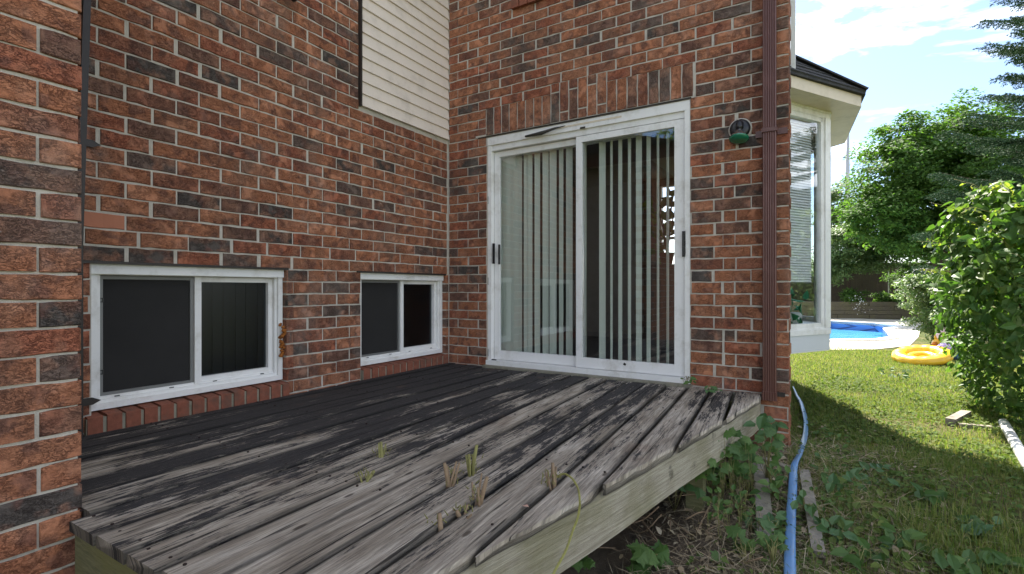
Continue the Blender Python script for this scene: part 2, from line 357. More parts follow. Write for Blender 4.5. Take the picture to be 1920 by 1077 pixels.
M_TWIG = plain('dry_twig', (.27,.19,.12), .85, .2, 0, .4, 40, .5)
M_TWIGG = plain('green_twig', (.25,.235,.09), .8, .2, 0, .3, 40, .3)
M_FLOWER = plain('white_petal', (.75,.75,.72), .7, .2, 0, .1)
def soilmat():
    m, t, b, o = newmat('lawn_ground'); c, _ = objcoord(t, False)
    n1 = noise(t, c, 1.3, 6, .6); n2 = noise(t, c, 22, 8, .7); n3 = noise(t, c, 110, 5, .7)
    sp = N(t, 'ShaderNodeSeparateXYZ'); L(t, c, sp.inputs[0])
    dirt = mixc(t, n2, (.08,.062,.045), (.24,.19,.135))
    grass = mixc(t, n2, (.035,.055,.014), (.115,.135,.04)); dry = mixc(t, n3, (.15,.12,.06), (.22,.19,.09))
    g2 = mixc(t, ramp(t, n1, [(.45, 0.0), (.62, .7)]), grass, dry)
    # bare earth beside the deck and the wall
    e = math_(t, 'ADD', math_(t, 'ADD', sp.outputs[0], math_(t, 'MULTIPLY', math_(t, 'MAXIMUM', sp.outputs[1], 0.0), 1.0)), math_(t, 'MULTIPLY', n1, .6))
    f = ramp(t, math_(t, 'DIVIDE', e, 5.0), [(.60, 0.0), (.68, 1.0)])
    L(t, mixc(t, f, dirt, g2), b.inputs['Base Color']); b.inputs['Roughness'].default_value = .95; b.inputs['Specular IOR Level'].default_value = .1
    bump(t, b, math_(t, 'ADD', n2, n3), 1.0, .02); return m
M_SOIL = soilmat()
# ================================================================ GROUND
def ground_sheet():
    xs = np.concatenate([[-120, -60, -25, -12, -6], np.arange(-3, 9.01, .15), [10, 11, 13, 16, 22, 40, 80, 160]])
    ys = np.concatenate([[-120, -50, -25, -14], np.arange(-8, 12.01, .15), [13, 14, 16, 18, 20, 22, 26, 40, 80, 200]])
    X, Y = np.meshgrid(xs, ys, indexing='ij'); Z = ground(X, Y)
    V = np.stack([X.ravel(), Y.ravel(), Z.ravel()], 1); ny = len(ys)
    i, j = np.meshgrid(np.arange(len(xs)-1), np.arange(ny-1), indexing='ij')
    F = np.stack([i*ny+j, (i+1)*ny+j, (i+1)*ny+j+1, i*ny+j+1], -1).reshape(-1, 4)
    cx = V[F].mean(1); keep = ~((cx[:, 0] > -3.0) & (cx[:, 0] < 6.5) & (cx[:, 1] > 8.0) & (cx[:, 1] < 20))
    F = F[keep]
    bulk('ground', V, F, M_SOIL, smooth=True, kind='structure')
ground_sheet()
# ================================================================ BRICK WALLS
C_H = .086; BL = .2473; JT = .010
brick_cache = {}
def brick_mesh(length, height, var, mat=None, hdepth=.05):
    key = (round(length, 2), round(height, 3), var, id(mat))
    if key in brick_cache: return brick_cache[key]
    rr = random.Random(hash(key[:3]) & 0xffff)
    m = MB(); l, h = length/2, height/2; jj = lambda a: rr.uniform(-a, a)
    n = 5 if length > .15 else 3
    # face looks along -Y (local), x along the wall; edges slightly uneven
    top = [(-l+2*l*i/n, h+jj(.0026)) for i in range(n+1)]; bot = [(-l+2*l*i/n, -h+jj(.0026)) for i in range(n+1)]
    dd = [(-.0+jj(.0012)) for _ in range(n+1)]; d2 = [(jj(.0012)) for _ in range(n+1)]
    vs = []
    for i in range(n+1):
        x = top[i][0]; xi = x + (.003 if i == 0 else -.003 if i == n else 0)
        vs += [(xi, dd[i], top[i][1]-.003), (xi, d2[i], bot[i][1]+.003), (x, .004, top[i][1]), (x, .004, bot[i][1]), (x, hdepth, top[i][1]), (x, hdepth, bot[i][1])]
    fs = []
    for i in range(n):
        a, b_ = 6*i, 6*(i+1)
        fs += [(a+1, b_+1, b_, a), (a, b_, b_+2, a+2), (a+3, b_+3, b_+1, a+1), (a+2, b_+2, b_+4, a+4), (a+5, b_+5, b_+3, a+3)]
    fs += [(0, 2, 3, 1), (2, 4, 5, 3)]; e = 6*n
    fs += [(e, e+1, e+3, e+2), (e+2, e+3, e+5, e+4)]
    m.add(vs, fs); me = m.mesh('brick', mat or M_BRICK); brick_cache[key] = me; return me
def lay(parent, plane, u0, u1, J, mat=None, off=0.0):
    """one brick on plane 'R' (faces -Y), 'L' (faces +X) or 'P' (pier); u along the wall, J course index from the top"""
    ln = (u1-u0)-JT-(random.choice([.008, .014, .02]) if (u1-u0) > .15 and random.random() < .16 else 0)
    if ln < .018: return None
    zc = (25-J-.5)*C_H + random.uniform(-.0012, .0012); uc = (u0+u1)/2 + random.uniform(-.0015, .0015); pr = off+random.uniform(-.0025, .0015)
    return (ln, zc, uc, pr, plane, mat, parent)
def place(parent, b_, name='brick'):
    ln, zc, uc, pr, plane, mat, _ = b_
    me = brick_mesh(ln, C_H-JT, random.randrange(4), mat)
    if plane == 'R': o = link(name, me, parent, (uc, pr, zc), (random.uniform(-.006, .006), random.uniform(-.004, .004), 0))
    else:
        xx = {'L': 0.0, 'P': 1.064}[plane]
        o = link(name, me, parent, (xx-pr, uc, zc), (0, random.uniform(-.004, .004), R(90)))
    return o
def in_frame(p):
    v = np.array(p)-CAM; z = -v[0]*sth+v[1]*cth
    if z < .2: return False
    x = 960+FPX*(v[0]*cth+v[1]*sth)/z; y = 541.2-FPX*v[2]/z
    return -10 < x < 1930 and -20 < y < 1090
def wallset(parent, bricks):
    """the bricks the photo shows become parts; the ones above the frame are one joined part"""
    far = MB(); ncount = 0
    for b_ in bricks:
        if b_ is None: continue
        ln, zc, uc, pr, plane, mat, _ = b_
        p = (uc, 0, zc) if plane == 'R' else ({'L': 0.0, 'P': 1.064}[plane], uc, zc)
        hidden = (plane == 'L' and uc < -2.96)
        if in_frame(p) and not hidden and ncount < 330:
            place(parent, b_); ncount += 1
        else:
            h = (C_H-JT)/2
            if plane == 'R': far.box(uc-ln/2, uc+ln/2, pr, .05, zc-h, zc+h)
            else: far.box(p[0]-.05, p[0]-pr, uc-ln/2, uc+ln/2, zc-h, zc+h)
    if far.v: far.build('upper_bricks', M_BRICK, parent, kind='stuff')
    return ncount
def courses(u_from, u_to, phase, step=BL):
    """joint positions between u_from and u_to"""
    js = [u_from]; k = math.ceil((u_from-phase)/step+1e-6)
    while phase+k*step < u_to-.03:
        u = phase+k*step
        if u-js[-1] > .035: js.append(u)
        k += 1
    js.append(u_to); return list(zip(js[:-1], js[1:]))
JTOP = -20
# ---- left wall (faces +X), windows at z .095-.845
W1 = (float(onL(172, 541)[1]), float(onL(538, 541)[1])); W2 = (float(onL(677, 541)[1]), float(onL(836, 541)[1])); WZ = (.092, .860)
lw = thing('brick_wall', (0, -1.6, -.5), 'long left brick wall with two white basement windows low down and cream siding above', 'brick wall')
mb = MB()   # mortar backing with openings
D0 = .006
def back(m, x0, x1, y0, y1, z0, z1): m.box(x0, x1, y0, y1, z0, z1)
back(mb, -.09, -D0, -3.22, W1[0], -.6, 3.9); back(mb, -.09, -D0, W1[0], W1[1], WZ[1], 3.9); back(mb, -.09, -D0, W1[0], W1[1], -.6, WZ[0]-.06)
back(mb, -.09, -D0, W1[1], W2[0], -.6, 3.9); back(mb, -.09, -D0, W2[0], W2[1], WZ[1], 3.9); back(mb, -.09, -D0, W2[0], W2[1], -.6, WZ[0]-.06)
back(mb, -.09, -D0, W2[1], .09, -.6, 3.9)
mb.build('mortar_joints', M_MORTAR, lw)
bricks = []
for J in range(JTOP, 30):
    ph = -2.695 if J % 2 == 0 else -2.695+BL*.5
    if J == 13: ph -= .06
    spans = [(-3.21, -.008)]
    z_mid = (25-J-.5)*C_H
    if 15 <= J < 24: spans = [(-3.21, W1[0]), (W1[1], W2[0]), (W2[1]-.0, -.008)]
    elif J >= 24: spans = [(-3.21, W1[0]), (W1[1], W2[0])]
    elif z_mid > 2.19: spans = [(-3.21, -1.115)]
    for a, c_ in spans:
        for u0, u1 in courses(a, c_, ph):
            mt = M_SMOOTH if (J == 12 and u0 < -2.8) else None
            bricks.append(lay(lw, 'L', u0, u1, J, mt))
wallset(lw, bricks)
# jamb return bricks beside each window (look towards -Y)
for (ya, deep) in ((W1[1], .10), (W2[1], .10)):
    for J in range(15, 25):
        me = brick_mesh(deep, C_H-JT, random.randrange(4)); link('brick', me, lw, (-deep/2-.001, ya-.002, (25-J-.5)*C_H), (0, 0, 0))
m = MB()
for a, b_ in (W1, W2): m.box(-.10, .003, a-.04, b_+.012 if b_ < -.3 else b_-.0, WZ[1]-.006, WZ[1]+.008)
m.build('lintel', M_DARK, lw, label='rusty dark steel lintels over the windows')
# rowlock sills
for (a, b_) in ((W1[0]-.03, W1[1]-.0), (W2[0], W2[1]+.0)):
    y = a
    while y < b_-.03:
        mm_ = MB(); wd = .073+random.uniform(-.004, .004)
        z1 = .094+random.uniform(-.003, .003); x1 = .032+random.uniform(-.003, .003); ye = min(y+wd, b_)
        x0 = -.105; zf = z1-.014; bv = .004
        mm_.add([(x0,y,z1),(x0,ye,z1),(x1-bv,y+bv,zf),(x1-bv,ye-bv,zf),(x1,y+bv,zf-bv),(x1,ye-bv,zf-bv),(x1,y+bv,-.03),(x1,ye-bv,-.03),(x0,y,-.03),(x0,ye,-.03)],
                [(0,2,3,1),(2,4,5,3),(4,6,7,5),(0,8,6,4,2),(1,3,5,7,9)])
        mm_.build('sill_brick', M_ROW, lw); y = ye+.009
    mm_ = MB(); mm_.box(-.10, .024, a, b_, -.03, .072); mm_.build('sill_mortar', M_CONC, lw)
def basement_window(W, label, xs=-.085, mull_px=None, left_screen=True):
    y0, y1 = W; y0 += .004; y1 -= .006; z0, z1 = WZ[0]+.006, WZ[1]-.006
    fr = MB()
    T = .05
    def ring(m, ya, yb, za, zb, t, x0, x1):
        m.box(x0, x1, ya, yb, zb-t, zb); m.box(x0, x1, ya, yb, za, za+t); m.box(x0, x1, ya, ya+t, za+t, zb-t); m.box(x0, x1, yb-t, yb, za+t, zb-t)
    ring(fr, y0, y1, z0, z1, .032, xs-.05, xs+.045); ring(fr, y0+.032, y1-.032, z0+.032, z1-.038, .018, xs-.05, xs+.028)
    fr.box(xs-.05, xs+.060, y0-.0, y1, z1-.052, z1)          # deep head trim
    fr.box(xs-.05, xs+.012, y0+.05, y1-.05, z0+.05, z0+.064)
    w_ = fr.build('window', M_WHITE, lw, label=label)
    ym = (y0+y1)/2+.0
    a, b_, c_, d_ = y0+.05, y1-.05, z0+.06, z1-.058
    s1 = MB(); ring(s1, ym-.012, b_, c_, d_, .030, xs-.045, xs+.004); s1.build('sash', M_WHITE, w_)
    s2 = MB(); s2.box(xs-.045, xs+.018, ym-.02, ym+.018, c_-.005, d_+.005); s2.build('meeting_rail', M_WHITE, w_)
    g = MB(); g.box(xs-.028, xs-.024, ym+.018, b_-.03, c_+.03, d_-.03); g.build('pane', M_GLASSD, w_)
    s3 = MB(); ring(s3, a, ym-.02, c_, d_, .020, xs-.02, xs+.006); s3.build('screen_frame', M_SFRAME, w_)
    s4 = MB(); s4.box(xs-.010, xs-.006, a+.02, ym-.04, c_+.02, d_-.02); s4.build('insect_screen', M_SCREEN, w_)
    for zz in (c_+.13, d_-.13):
        s5 = MB(); ring(s5, a-.012, a+.022, zz-.012, zz+.012, .005, xs+.006, xs+.012); s5.build('screen_clip', M_BLACK, w_)
    for yy in (a+.08, (a+ym)/2+.1, ym+.10, b_-.08):
        s6 = MB(); s6.box(xs+.0285 if False else xs+.0125, xs+.0155, yy-.012, yy+.012, z0+.052, z0+.057); s6.build('weep_slot', M_BLACK, w_)
    return w_
basement_window(W1, 'larger white sliding window nearest the camera with dark screen and worn right edge')
basement_window(W2, 'smaller white sliding window beside the inner corner of the house')
m = MB(); m.box(-.50, -.14, -3.2, .08, -.3, 1.3); 
dk = MB()
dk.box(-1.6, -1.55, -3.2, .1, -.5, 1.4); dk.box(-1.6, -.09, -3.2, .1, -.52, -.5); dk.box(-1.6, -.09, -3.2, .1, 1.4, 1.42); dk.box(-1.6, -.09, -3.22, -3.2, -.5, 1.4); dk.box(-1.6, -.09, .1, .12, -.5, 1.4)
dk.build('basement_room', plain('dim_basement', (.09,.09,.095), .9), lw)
cu = MB(); 
for k in range(7): cu.box(-.165+.012*(k % 2), -.155+.012*(k % 2), -2.25+k*.075, -2.19+k*.075, .1, .85)
cu.build('curtain', plain('brown_curtain', (.10,.095,.085), .9, .1), lw)
# rotten lump of caulk at the edge of the near window
m = MB()
for k in range(16):
    z = .27+k*.014+random.uniform(-.01, .01); y = W1[1]-.02+random.uniform(-.012, .016); r_ = random.uniform(.008, .018)
    m.lathe([(r_*.3, -r_), (r_, 0), (r_*.3, r_)], (-.025+random.uniform(-.015, .02), y, z), (random.uniform(-1, 1), 1, .3), 6)
m.build('rotten_foam', plain('rust_foam', (.33,.12,.03), .95, .1, 0, .6, 60, .8), lw, label='crumbling rust-coloured foam at the right edge of the near window')
# cream siding
SY0, SY1 = -1.102, -.004
z = 2.185; k = 0
while z < 3.9:
    m = MB(); e = .0985
    m.add([(.004,SY0,z),(.004,SY1,z),(.022,SY1,z+.002),(.022,SY0,z+.002),(.020,SY0,z+.012),(.020,SY1,z+.012),(.006,SY0,z+e+.006),(.006,SY1,z+e+.006),(-.004,SY0,z+e+.006),(-.004,SY1,z+e+.006),(-.004,SY0,z),(-.004,SY1,z)],
          [(0,3,2,1),(3,4,5,2),(4,6,7,5),(6,8,9,7),(3,0,10,8,6,4),(1,2,5,7,9,11)])
    m.build('siding_board', M_SID, lw); z += e
m = MB(); m.box(-.004, .026, SY0-.022, SY0-.004, 2.18, 3.9); m.build('siding_trim', M_DARK, lw, label='dark edge channel beside the cream siding')
m = MB(); m.box(-.03, .0, SY0-.02, 0.0, 2.20, 3.9); m.build('siding_backing', M_MORTAR, lw)

# ---- right wall (faces -Y), sliding door
rw = thing('brick_wall', (1.48, 0, -.5), 'brick wall around the sliding patio door with a crooked row of upright bricks above it', 'brick wall')
DX0, DX1, DZ0, DZ1 = .470, 2.300, .045, 2.140; XE = 2.953; AX0, AX1 = .455, 2.327
mb = MB()
mb.box(-.05, DX0, D0, .10, -.7, 3.9); mb.box(DX0, DX1, D0, .10, DZ1, 3.9); mb.box(DX1, XE-D0, D0, .10, -.7, 3.9); mb.box(DX0, DX1, D0, .10, -.7, .0)
mb.box(XE-.10, XE-D0, .10, .24, -.7, 3.9)
mb.build('mortar_joints', M_MORTAR, rw)
bricks = []
pitch = (AX1-AX0)/22; SX0, SX1 = AX0+8*pitch, AX0+14*pitch
for J in range(JTOP, 32):
    zt, zb = (25-J)*C_H, (24-J)*C_H
    ph = .119 if J % 2 == 0 else .243
    if J >= 0:
        for u0, u1 in courses(.012, AX0+.01 if J >= 1 else AX0, ph): bricks.append(lay(rw, 'R', u0, u1, J))
        if J % 2: js = [DX1, DX1+.17, DX1+.17+BL, XE]
        else: js = [DX1, DX1+.235, DX1+.235+random.choice([.085, .085, .075]), DX1+.235+.085+BL, XE]
        if J in (21, 26): js = [DX1, DX1+.235, DX1+.235+BL, XE]
        for u0, u1 in zip(js[:-1], js[1:]): bricks.append(lay(rw, 'R', u0, u1, J))
    elif J >= -4:
        # beside / over the soldier row, which steps up by one course half-way and again near the end
        lo = 3 if True else 0
        if J >= -3:
            for u0, u1 in courses(.012, AX0, ph): bricks.append(lay(rw, 'R', u0, u1, J))
            for u0, u1 in courses(AX1+.012, XE, DX1+.17 if J % 2 else DX1+.235+.085): bricks.append(lay(rw, 'R', u0, u1, J))
        else:
            for u0, u1 in courses(.012, SX0, ph)+courses(SX1+.004, XE, ph): bricks.append(lay(rw, 'R', u0, u1, J))
    else:
        for u0, u1 in courses(.012, XE, ph): bricks.append(lay(rw, 'R', u0, u1, J))
wallset(rw, bricks)
# soldier bricks
pitch = (AX1-AX0)/22
for i in range(22):
    xc = AX0+pitch*(i+.5); z0 = 2.162; ht = 3*C_H-JT
    def sold(za, zb):
        me = brick_mesh(zb-za, pitch-.011, i % 4); o = link('brick', me, rw, (xc, random.uniform(-.003, .001), (za+zb)/2), (0, R(90), 0)); return o
    if i in (9, 11, 13): sold(z0, z0+.070); sold(z0+.080, z0+ht+C_H)
    elif i in (8, 10, 12): sold(z0, z0+ht+.004); sold(z0+ht+.014, z0+ht+C_H)
    else: sold(z0, z0+ht)
m = MB(); m.box(DX0-.10, DX1+.012, -.006, .09, 2.143, 2.153); m.build('lintel', M_DARK, rw)
m = MB(); m.box(DX0-.13, DX0-.01, -.004, .02, 2.150, 2.170); m.build('mortar_smear', M_MORTAR, rw)
a = onR(962, 20); ux = float(a[0]); uz = float(a[2])
while ux < 2.0:
    m = MB(); m.box(ux, ux+.076, -.035+random.uniform(-.003, .003), .02, uz, uz+.10); m.build('sill_brick', M_ROW, rw); ux += .086
# corner side of the wall
for J in range(JTOP, 32):
    me = brick_mesh(.20 if J % 2 else .10, C_H-JT, random.randrange(4))
    o = link('brick', me, rw, (XE, .125 if J % 2 else .06, (25-J-.5)*C_H), (0, 0, R(90)))
# door opening reveals
for J in range(0, 25):
    me = brick_mesh(.08, C_H-JT, random.randrange(4)); link('brick', me, rw, (DX0-.014, .045, (25-J-.5)*C_H), (0, 0, R(90)))
# ---- sliding door
YD = .035
fr = MB()
fr.box(DX0, DX0+.035, YD-.02, YD+.10, DZ0, DZ1-.01); fr.box(DX1-.038, DX1, YD-.028, YD+.10, DZ0, DZ1-.01)
fr.box(DX0, DX1, YD-.03, YD+.10, DZ1-.075, DZ1-.002); fr.box(DX0+.035, DX1-.038, YD-.012, YD+.10, DZ1-.125, DZ1-.075)
fr.box(DX0-.01, DX1, YD-.045, YD+.10, DZ0-.03, DZ0+.012)
door = fr.build('sliding_door', M_WHITE, rw, label='white framed sliding glass patio door with vertical blinds behind')
XM = float(onR(1085, 540)[0])
def ringx(m, xa, xb, za, zb, tl, tr_, tb, tt, y0, y1):
    m.box(xa, xb, y0, y1, za, za+tb); m.box(xa, xb, y0, y1, zb-tt, zb); m.box(xa, xa+tl, y0, y1, za+tb, zb-tt); m.box(xb-tr_, xb, y0, y1, za+tb, zb-tt)
s = MB(); ringx(s, DX0+.04, XM+.02, DZ0+.016, DZ1-.13, .055, .05, .085, .05, YD+.030, YD+.062); s1_ = s.build('left_sash', M_WHITE, door)
s = MB(); ringx(s, XM-.035, DX1-.042, DZ0+.016, DZ1-.13, .052, .075, .085, .05, YD-.012, YD+.022); s2_ = s.build('right_sash', M_WHITE, door)
s = MB(); s.box(DX0+.095, XM-.03, YD+.044, YD+.048, DZ0+.10, DZ1-.18); s.build('pane', M_GLASS, door)
s = MB(); s.box(XM+.017, DX1-.117, YD+.003, YD+.007, DZ0+.10, DZ1-.18); s.build('pane', M_GLASS, door)
def handle(px, y0px, y1px, off, w_):
    a = onR(px, y0px, off); b_ = onR(px, y1px, off); h = MB(); h.box(a[0]-w_/2, a[0]+w_/2, off-.016, off, b_[2], a[2]); h.box(a[0]-w_/2+.004, a[0]+w_/2-.004, off-.02, off-.016, (a[2]+b_[2])/2-.02, (a[2]+b_[2])/2+.02)
    h.build('handle', M_BLACK, door)
handle(926.5, 457, 495, YD-.02, .020); handle(937, 459, 496, YD+.03, .014); handle(1283, 434, 482, YD-.012, .026)
for zz in (.09, .76, 1.52):
    h = MB(); h.box(DX0-.012, DX0+.004, YD-.026, YD-.018, zz, zz+.07); h.build('bracket', M_SFRAME, door)
h = MB(); h.box(DX0+.04, DX0+.09, YD-.022, YD-.014, DZ0+.006, DZ0+.022); h.build('corner_block', M_BLACK, door)
# torn weather strip hanging on the head trim
q0 = onR(985, 256, -.01); q1 = onR(1012, 251, -.025); q2 = onR(1040, 241, -.03); q3 = onR(1060, 236, -.01)
h = MB(); h.tube([q0, q1, q2, q3], [.012, .026, .014, .004], 5, flat=(1, .6)); h.build('torn_weatherstrip', plain('grey_rubber', (.06,.055,.05), .8), door)
h = MB(); a = onR(1092, 240, YD-.032); h.box(a[0]-.02, a[0]+.025, YD-.034, YD-.030, a[2]-.008, a[2]+.008); h.build('trim_slot', M_DARK, door)
a = onR(1035, 246, 0); b_ = onR(1165, 220, 0); h = MB(); h.box(a[0], b_[0], YD-.033, YD-.030, DZ1-.040, DZ1-.026); h.build('bare_strip', M_CREAM, door)
h = MB(); a = onR(1171, 683, YD-.014); h.obox((a[0]-.008, YD-.014, a[2]+.004), (a[0]+.010, YD-.014, a[2]-.006), .004, .018, mi=0); h.build('tape_scrap', M_DARK, door)
# concrete sill strip
m = MB(); m.box(DX0-.02, 2.32, -.052, .03, -.06, .014); m.build('door_sill', M_CONC, rw, label='mossy concrete strip under the sliding door')
m = MB(); m.box(.02, DX0-.02, -.02, .02, -.09, -.01); m.box(2.32, XE-.22, -.02, .02, -.09, -.008); m.build('sill_flashing', M_CONC, rw)

# ---- pier at the left edge
pw = thing('brick_pier', (1.064, -3.4, -.6), 'nearest brick pier at the left edge with large rough bricks and pale mortar', 'brick pier')
mb = MB(); mb.box(.94, 1.064-D0, -4.6, -3.227-.006, -.8, 2.55); mb.box(0.0, .94, -3.40, -3.233, -.8, 2.55); mb.build('mortar_joints', M_MORTAR, pw)
bricks = []
for J in range(-5, 34):
    ph = -3.227 if J % 2 == 0 else -3.227+BL*.5+.018
    for u0, u1 in courses(-4.6+.01, -3.227, ph): bricks.append(lay(pw, 'P', u0, u1+.008 if u1 > -3.23 else u1, J, off=-.002))
wallset(pw, bricks)
for J in range(-5, 34):
    me = brick_mesh(.108 if J % 2 else .245, C_H-JT, random.randrange(4))
    link('brick', me, pw, (1.058-(.054 if J % 2 else .1225), -3.223, (25-J-.5)*C_H), (0, 0, R(180)))
# garage roof over the pier (out of frame, seen in the door glass)
gr = thing('garage_roof', (-.5, -5, 2.5), 'low garage roof edge above the nearest pier', 'roof')
m = MB(); m.box(-4.5, 1.42, -9.5, -3.0, 2.56, 2.60); m.build('soffit', M_CREAM, gr)
m = MB(); m.box(1.42, 1.45, -9.5, -3.0, 2.52, 2.70); m.box(-4.5, 1.45, -3.0, -2.97, 2.52, 2.70); m.build('fascia', M_BROWN, gr)
m = MB(); m.add([(1.5,-9.6,2.70),(1.5,-2.9,2.70),(-1.5,-2.9,3.6),(-1.5,-9.6,3.6),(-4.5,-2.9,2.7),(-4.5,-9.6,2.7)], [(0,1,2,3),(3,2,4,5),(1,4,2)]); m.build('roof_slope', plain('asphalt_shingle', (.05,.048,.047), .95, .1, 0, .4, 30, .8), gr)

# ================================================================ HOUSE BODY (mostly out of frame; it casts the shade on the lawn)
hb = thing('house', (-1, 2, -.5), 'two storey house body behind the brick walls with side wall and upper floor', 'house')
m = MB(); m.box(-6, -.10, -3.2, .12, 1.5, 3.9); m.box(-6, 2.60, .12, 4.05, 3.3, 5.4); m.box(-6, .0, -3.2, .12, 3.9, 5.4); m.build('upper_floor', M_SID, hb)
m = MB(); m.box(-.0, 2.953, .10, .24, 3.3, 5.3); m.box(.0, 2.953, .012, .10, 3.9, 5.3); m.build('upper_brick', M_MORTAR, hb)
m = MB(); m.box(2.50, 2.60, .24, .78, .1, 3.3); m.box(2.50, 2.60, 3.1, 4.05, -.6, 3.3); m.box(2.50, 2.60, .78, 3.6, 2.9, 3.3); m.box(2.2, 2.30, .24, 3.6, -.6, .1); m.build('side_wall', M_MORTAR, hb)
m = MB(); m.add([(-6.3,-3.3,5.4),(2.63,-.1,5.4),(2.63,4.08,5.4),(-6.3,4.3,5.4),(-1,1.8,6.3),(-5,1.8,6.3),(-6.3,-3.3,5.35),(2.63,-.1,5.35),(2.63,4.08,5.35),(-6.3,4.3,5.35)], [(0,1,4,5),(1,2,4),(2,3,5,4),(3,0,5),(6,9,8,7)]); m.build('roof', plain('roof_shingles', (.05,.048,.047), .95, .1, 0, .4, 30, .8), hb)
# interior room behind the sliding door
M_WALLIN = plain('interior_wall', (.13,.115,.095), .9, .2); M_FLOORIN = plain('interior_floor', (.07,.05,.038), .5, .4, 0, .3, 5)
BW = [(onR(1238, 352, 4.0), onR(1280, 545, 4.0))]
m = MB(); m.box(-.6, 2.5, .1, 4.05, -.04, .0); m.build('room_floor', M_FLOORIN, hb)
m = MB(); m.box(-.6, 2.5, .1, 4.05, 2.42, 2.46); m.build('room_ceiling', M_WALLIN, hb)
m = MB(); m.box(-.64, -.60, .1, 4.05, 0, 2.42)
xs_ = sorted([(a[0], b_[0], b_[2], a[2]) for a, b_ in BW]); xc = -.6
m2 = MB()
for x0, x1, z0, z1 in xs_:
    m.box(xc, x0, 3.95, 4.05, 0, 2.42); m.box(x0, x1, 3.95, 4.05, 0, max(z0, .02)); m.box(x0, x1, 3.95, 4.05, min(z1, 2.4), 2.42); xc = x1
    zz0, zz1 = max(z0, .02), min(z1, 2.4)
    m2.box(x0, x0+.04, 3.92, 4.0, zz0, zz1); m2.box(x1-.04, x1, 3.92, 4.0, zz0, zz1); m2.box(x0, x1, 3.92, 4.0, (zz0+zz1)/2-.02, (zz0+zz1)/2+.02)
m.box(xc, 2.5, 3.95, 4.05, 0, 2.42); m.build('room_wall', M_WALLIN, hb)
m2.build('back_window', M_WHITE, hb)
tb = thing('side_table', (1.9, 2.2, 0), 'dark wooden cabinet standing inside behind the right glass', 'cabinet')
a = onR(1205, 498, 2.2); m = MB(); m.box(a[0], a[0]+1.3, 2.05, 2.6, a[2]-.04, a[2]); m.build('tabletop', plain('dark_wood', (.05,.028,.02), .4), tb)
m = MB(); m.box(a[0]+.12, a[0]+1.25, 2.1, 2.55, .0, a[2]-.04); m.build('cabinet_body', plain('dark_wood_panel', (.045,.03,.024), .5), tb)
hp = thing('house_plant', (1.9, 2.3, 1.0), 'dark leafy house plant silhouetted inside the right glass', 'plant')
bx_, bz_ = float(onR(1248, 500, 2.25)[0]), float(a[2])
m = MB(); m.lathe([(.06, 0), (.09, .14), (.095, .15), (.08, .15)], (bx_, 2.3, bz_)); m.build('pot', plain('clay_pot', (.12,.05,.03), .8), hp)
m = MB()
for k in range(5):
    t_ = k/5*6.28; m.tube([(bx_, 2.3, bz_+.12), (bx_+.05*math.cos(t_), 2.3+.05*math.sin(t_), bz_+.45), (bx_+.12*math.cos(t_), 2.3+.1*math.sin(t_), bz_+.75)], .008, 5)
m.build('stem', M_BARK, hp)
n = 46; ps = np.stack([bx_+rng.normal(0, .10, n), 2.3+rng.normal(0, .08, n), bz_+.12+rng.random(n)*.75], 1)
nr = rng.normal(0, 1, (n, 3)); nr[:, 2] = abs(nr[:, 2])*.6; V, F = scatter(LEAF_V, LEAF_F, ps, frames(nr, rng.random(n)*6.28), rng.uniform(.12, .2, n)); bulk('foliage', V, F, M_MAPLE, hp, kind='stuff')
# vertical blinds
bl = thing('vertical_blind', (1.3, .16, 2.0), 'pale grey-green vertical blinds hanging inside the glass door', 'blinds')
m = MB(); m.box(.50, 2.28, .135, .185, 1.975, 2.02); m.build('head_rail', M_WHITE, bl)
def vane(px, wpx, ang):
    c0 = onR(px-wpx/2, 540, .16)[0]; c1 = onR(px+wpx/2, 540, .16)[0]; xm = (c0+c1)/2; hw = .0445
    dx = (c1-c0)/2; dy = math.sqrt(max(hw*hw-dx*dx, 0))*ang
    m = MB(); zt, zb = 1.975, .085; tx = -dy*.03
    vs = []
    for zz in (zb, zt):
        for s_, bulge in ((-1, 0), (0, .006), (1, 0)): vs.append((xm+dx*s_, .16+dy*s_+bulge, zz))
    m.add(vs, [(0,1,4,3),(1,2,5,4)]); m.build('vane', M_VANE, bl)
for p0_, p1_ in ((935,950),(949,964),(963,979),(983,989),(991,997.5),(1003,1012),(1018,1028),(1031,1043),(1049,1055.5),(1062,1073),
                   (1092,1099),(1124,1135),(1145,1148),(1160,1166),(1178,1182.5),(1193,1203),(1213,1219.5),(1232,1235.5),(1250,1254),(1268,1274)):
    vane((p0_+p1_)/2, p1_-p0_, .22)
# ================================================================ FIXTURES ON THE WALLS
# brown downspout
ds = thing('downspout', (2.83, -.05, -.05), 'brown ribbed metal downspout fixed to the brick wall right of the door', 'downspout')
x0, x1 = float(onR(1431, 540, -.03)[0]), float(onR(1456, 540, -.03)[0])
def ribbed(m, x0, x1, y0, y1, z0, z1, nr_=5):
    pts = []
    for i in range(nr_*2+1):
        t_ = i/(nr_*2); pts.append((x0+.006+(x1-x0-.012)*t_, y0+(.005 if i % 2 else 0.0)))
    poly = [(x0, y0+.006)]+pts+[(x1, y0+.006), (x1, y1), (x0, y1)]; m.prism(poly, z0, z1)
zb_ds = float(onR(1443, 750, -.05)[2])
m = MB(); ribbed(m, x0, x1, -.085, -.02, zb_ds+.04, 3.9); m.build('pipe', M_BROWN, ds)
m = MB(); ribbed(m, x0-.004, x1+.004, -.090, -.018, zb_ds, zb_ds+.06); m.build('outlet_collar', M_BROWN, ds)
m = MB(); m.box(x0-.006, x1+.006, -.092, -.015, .72+1.12, .72+1.145); zc = float(onR(1443, 246, -.05)[2])
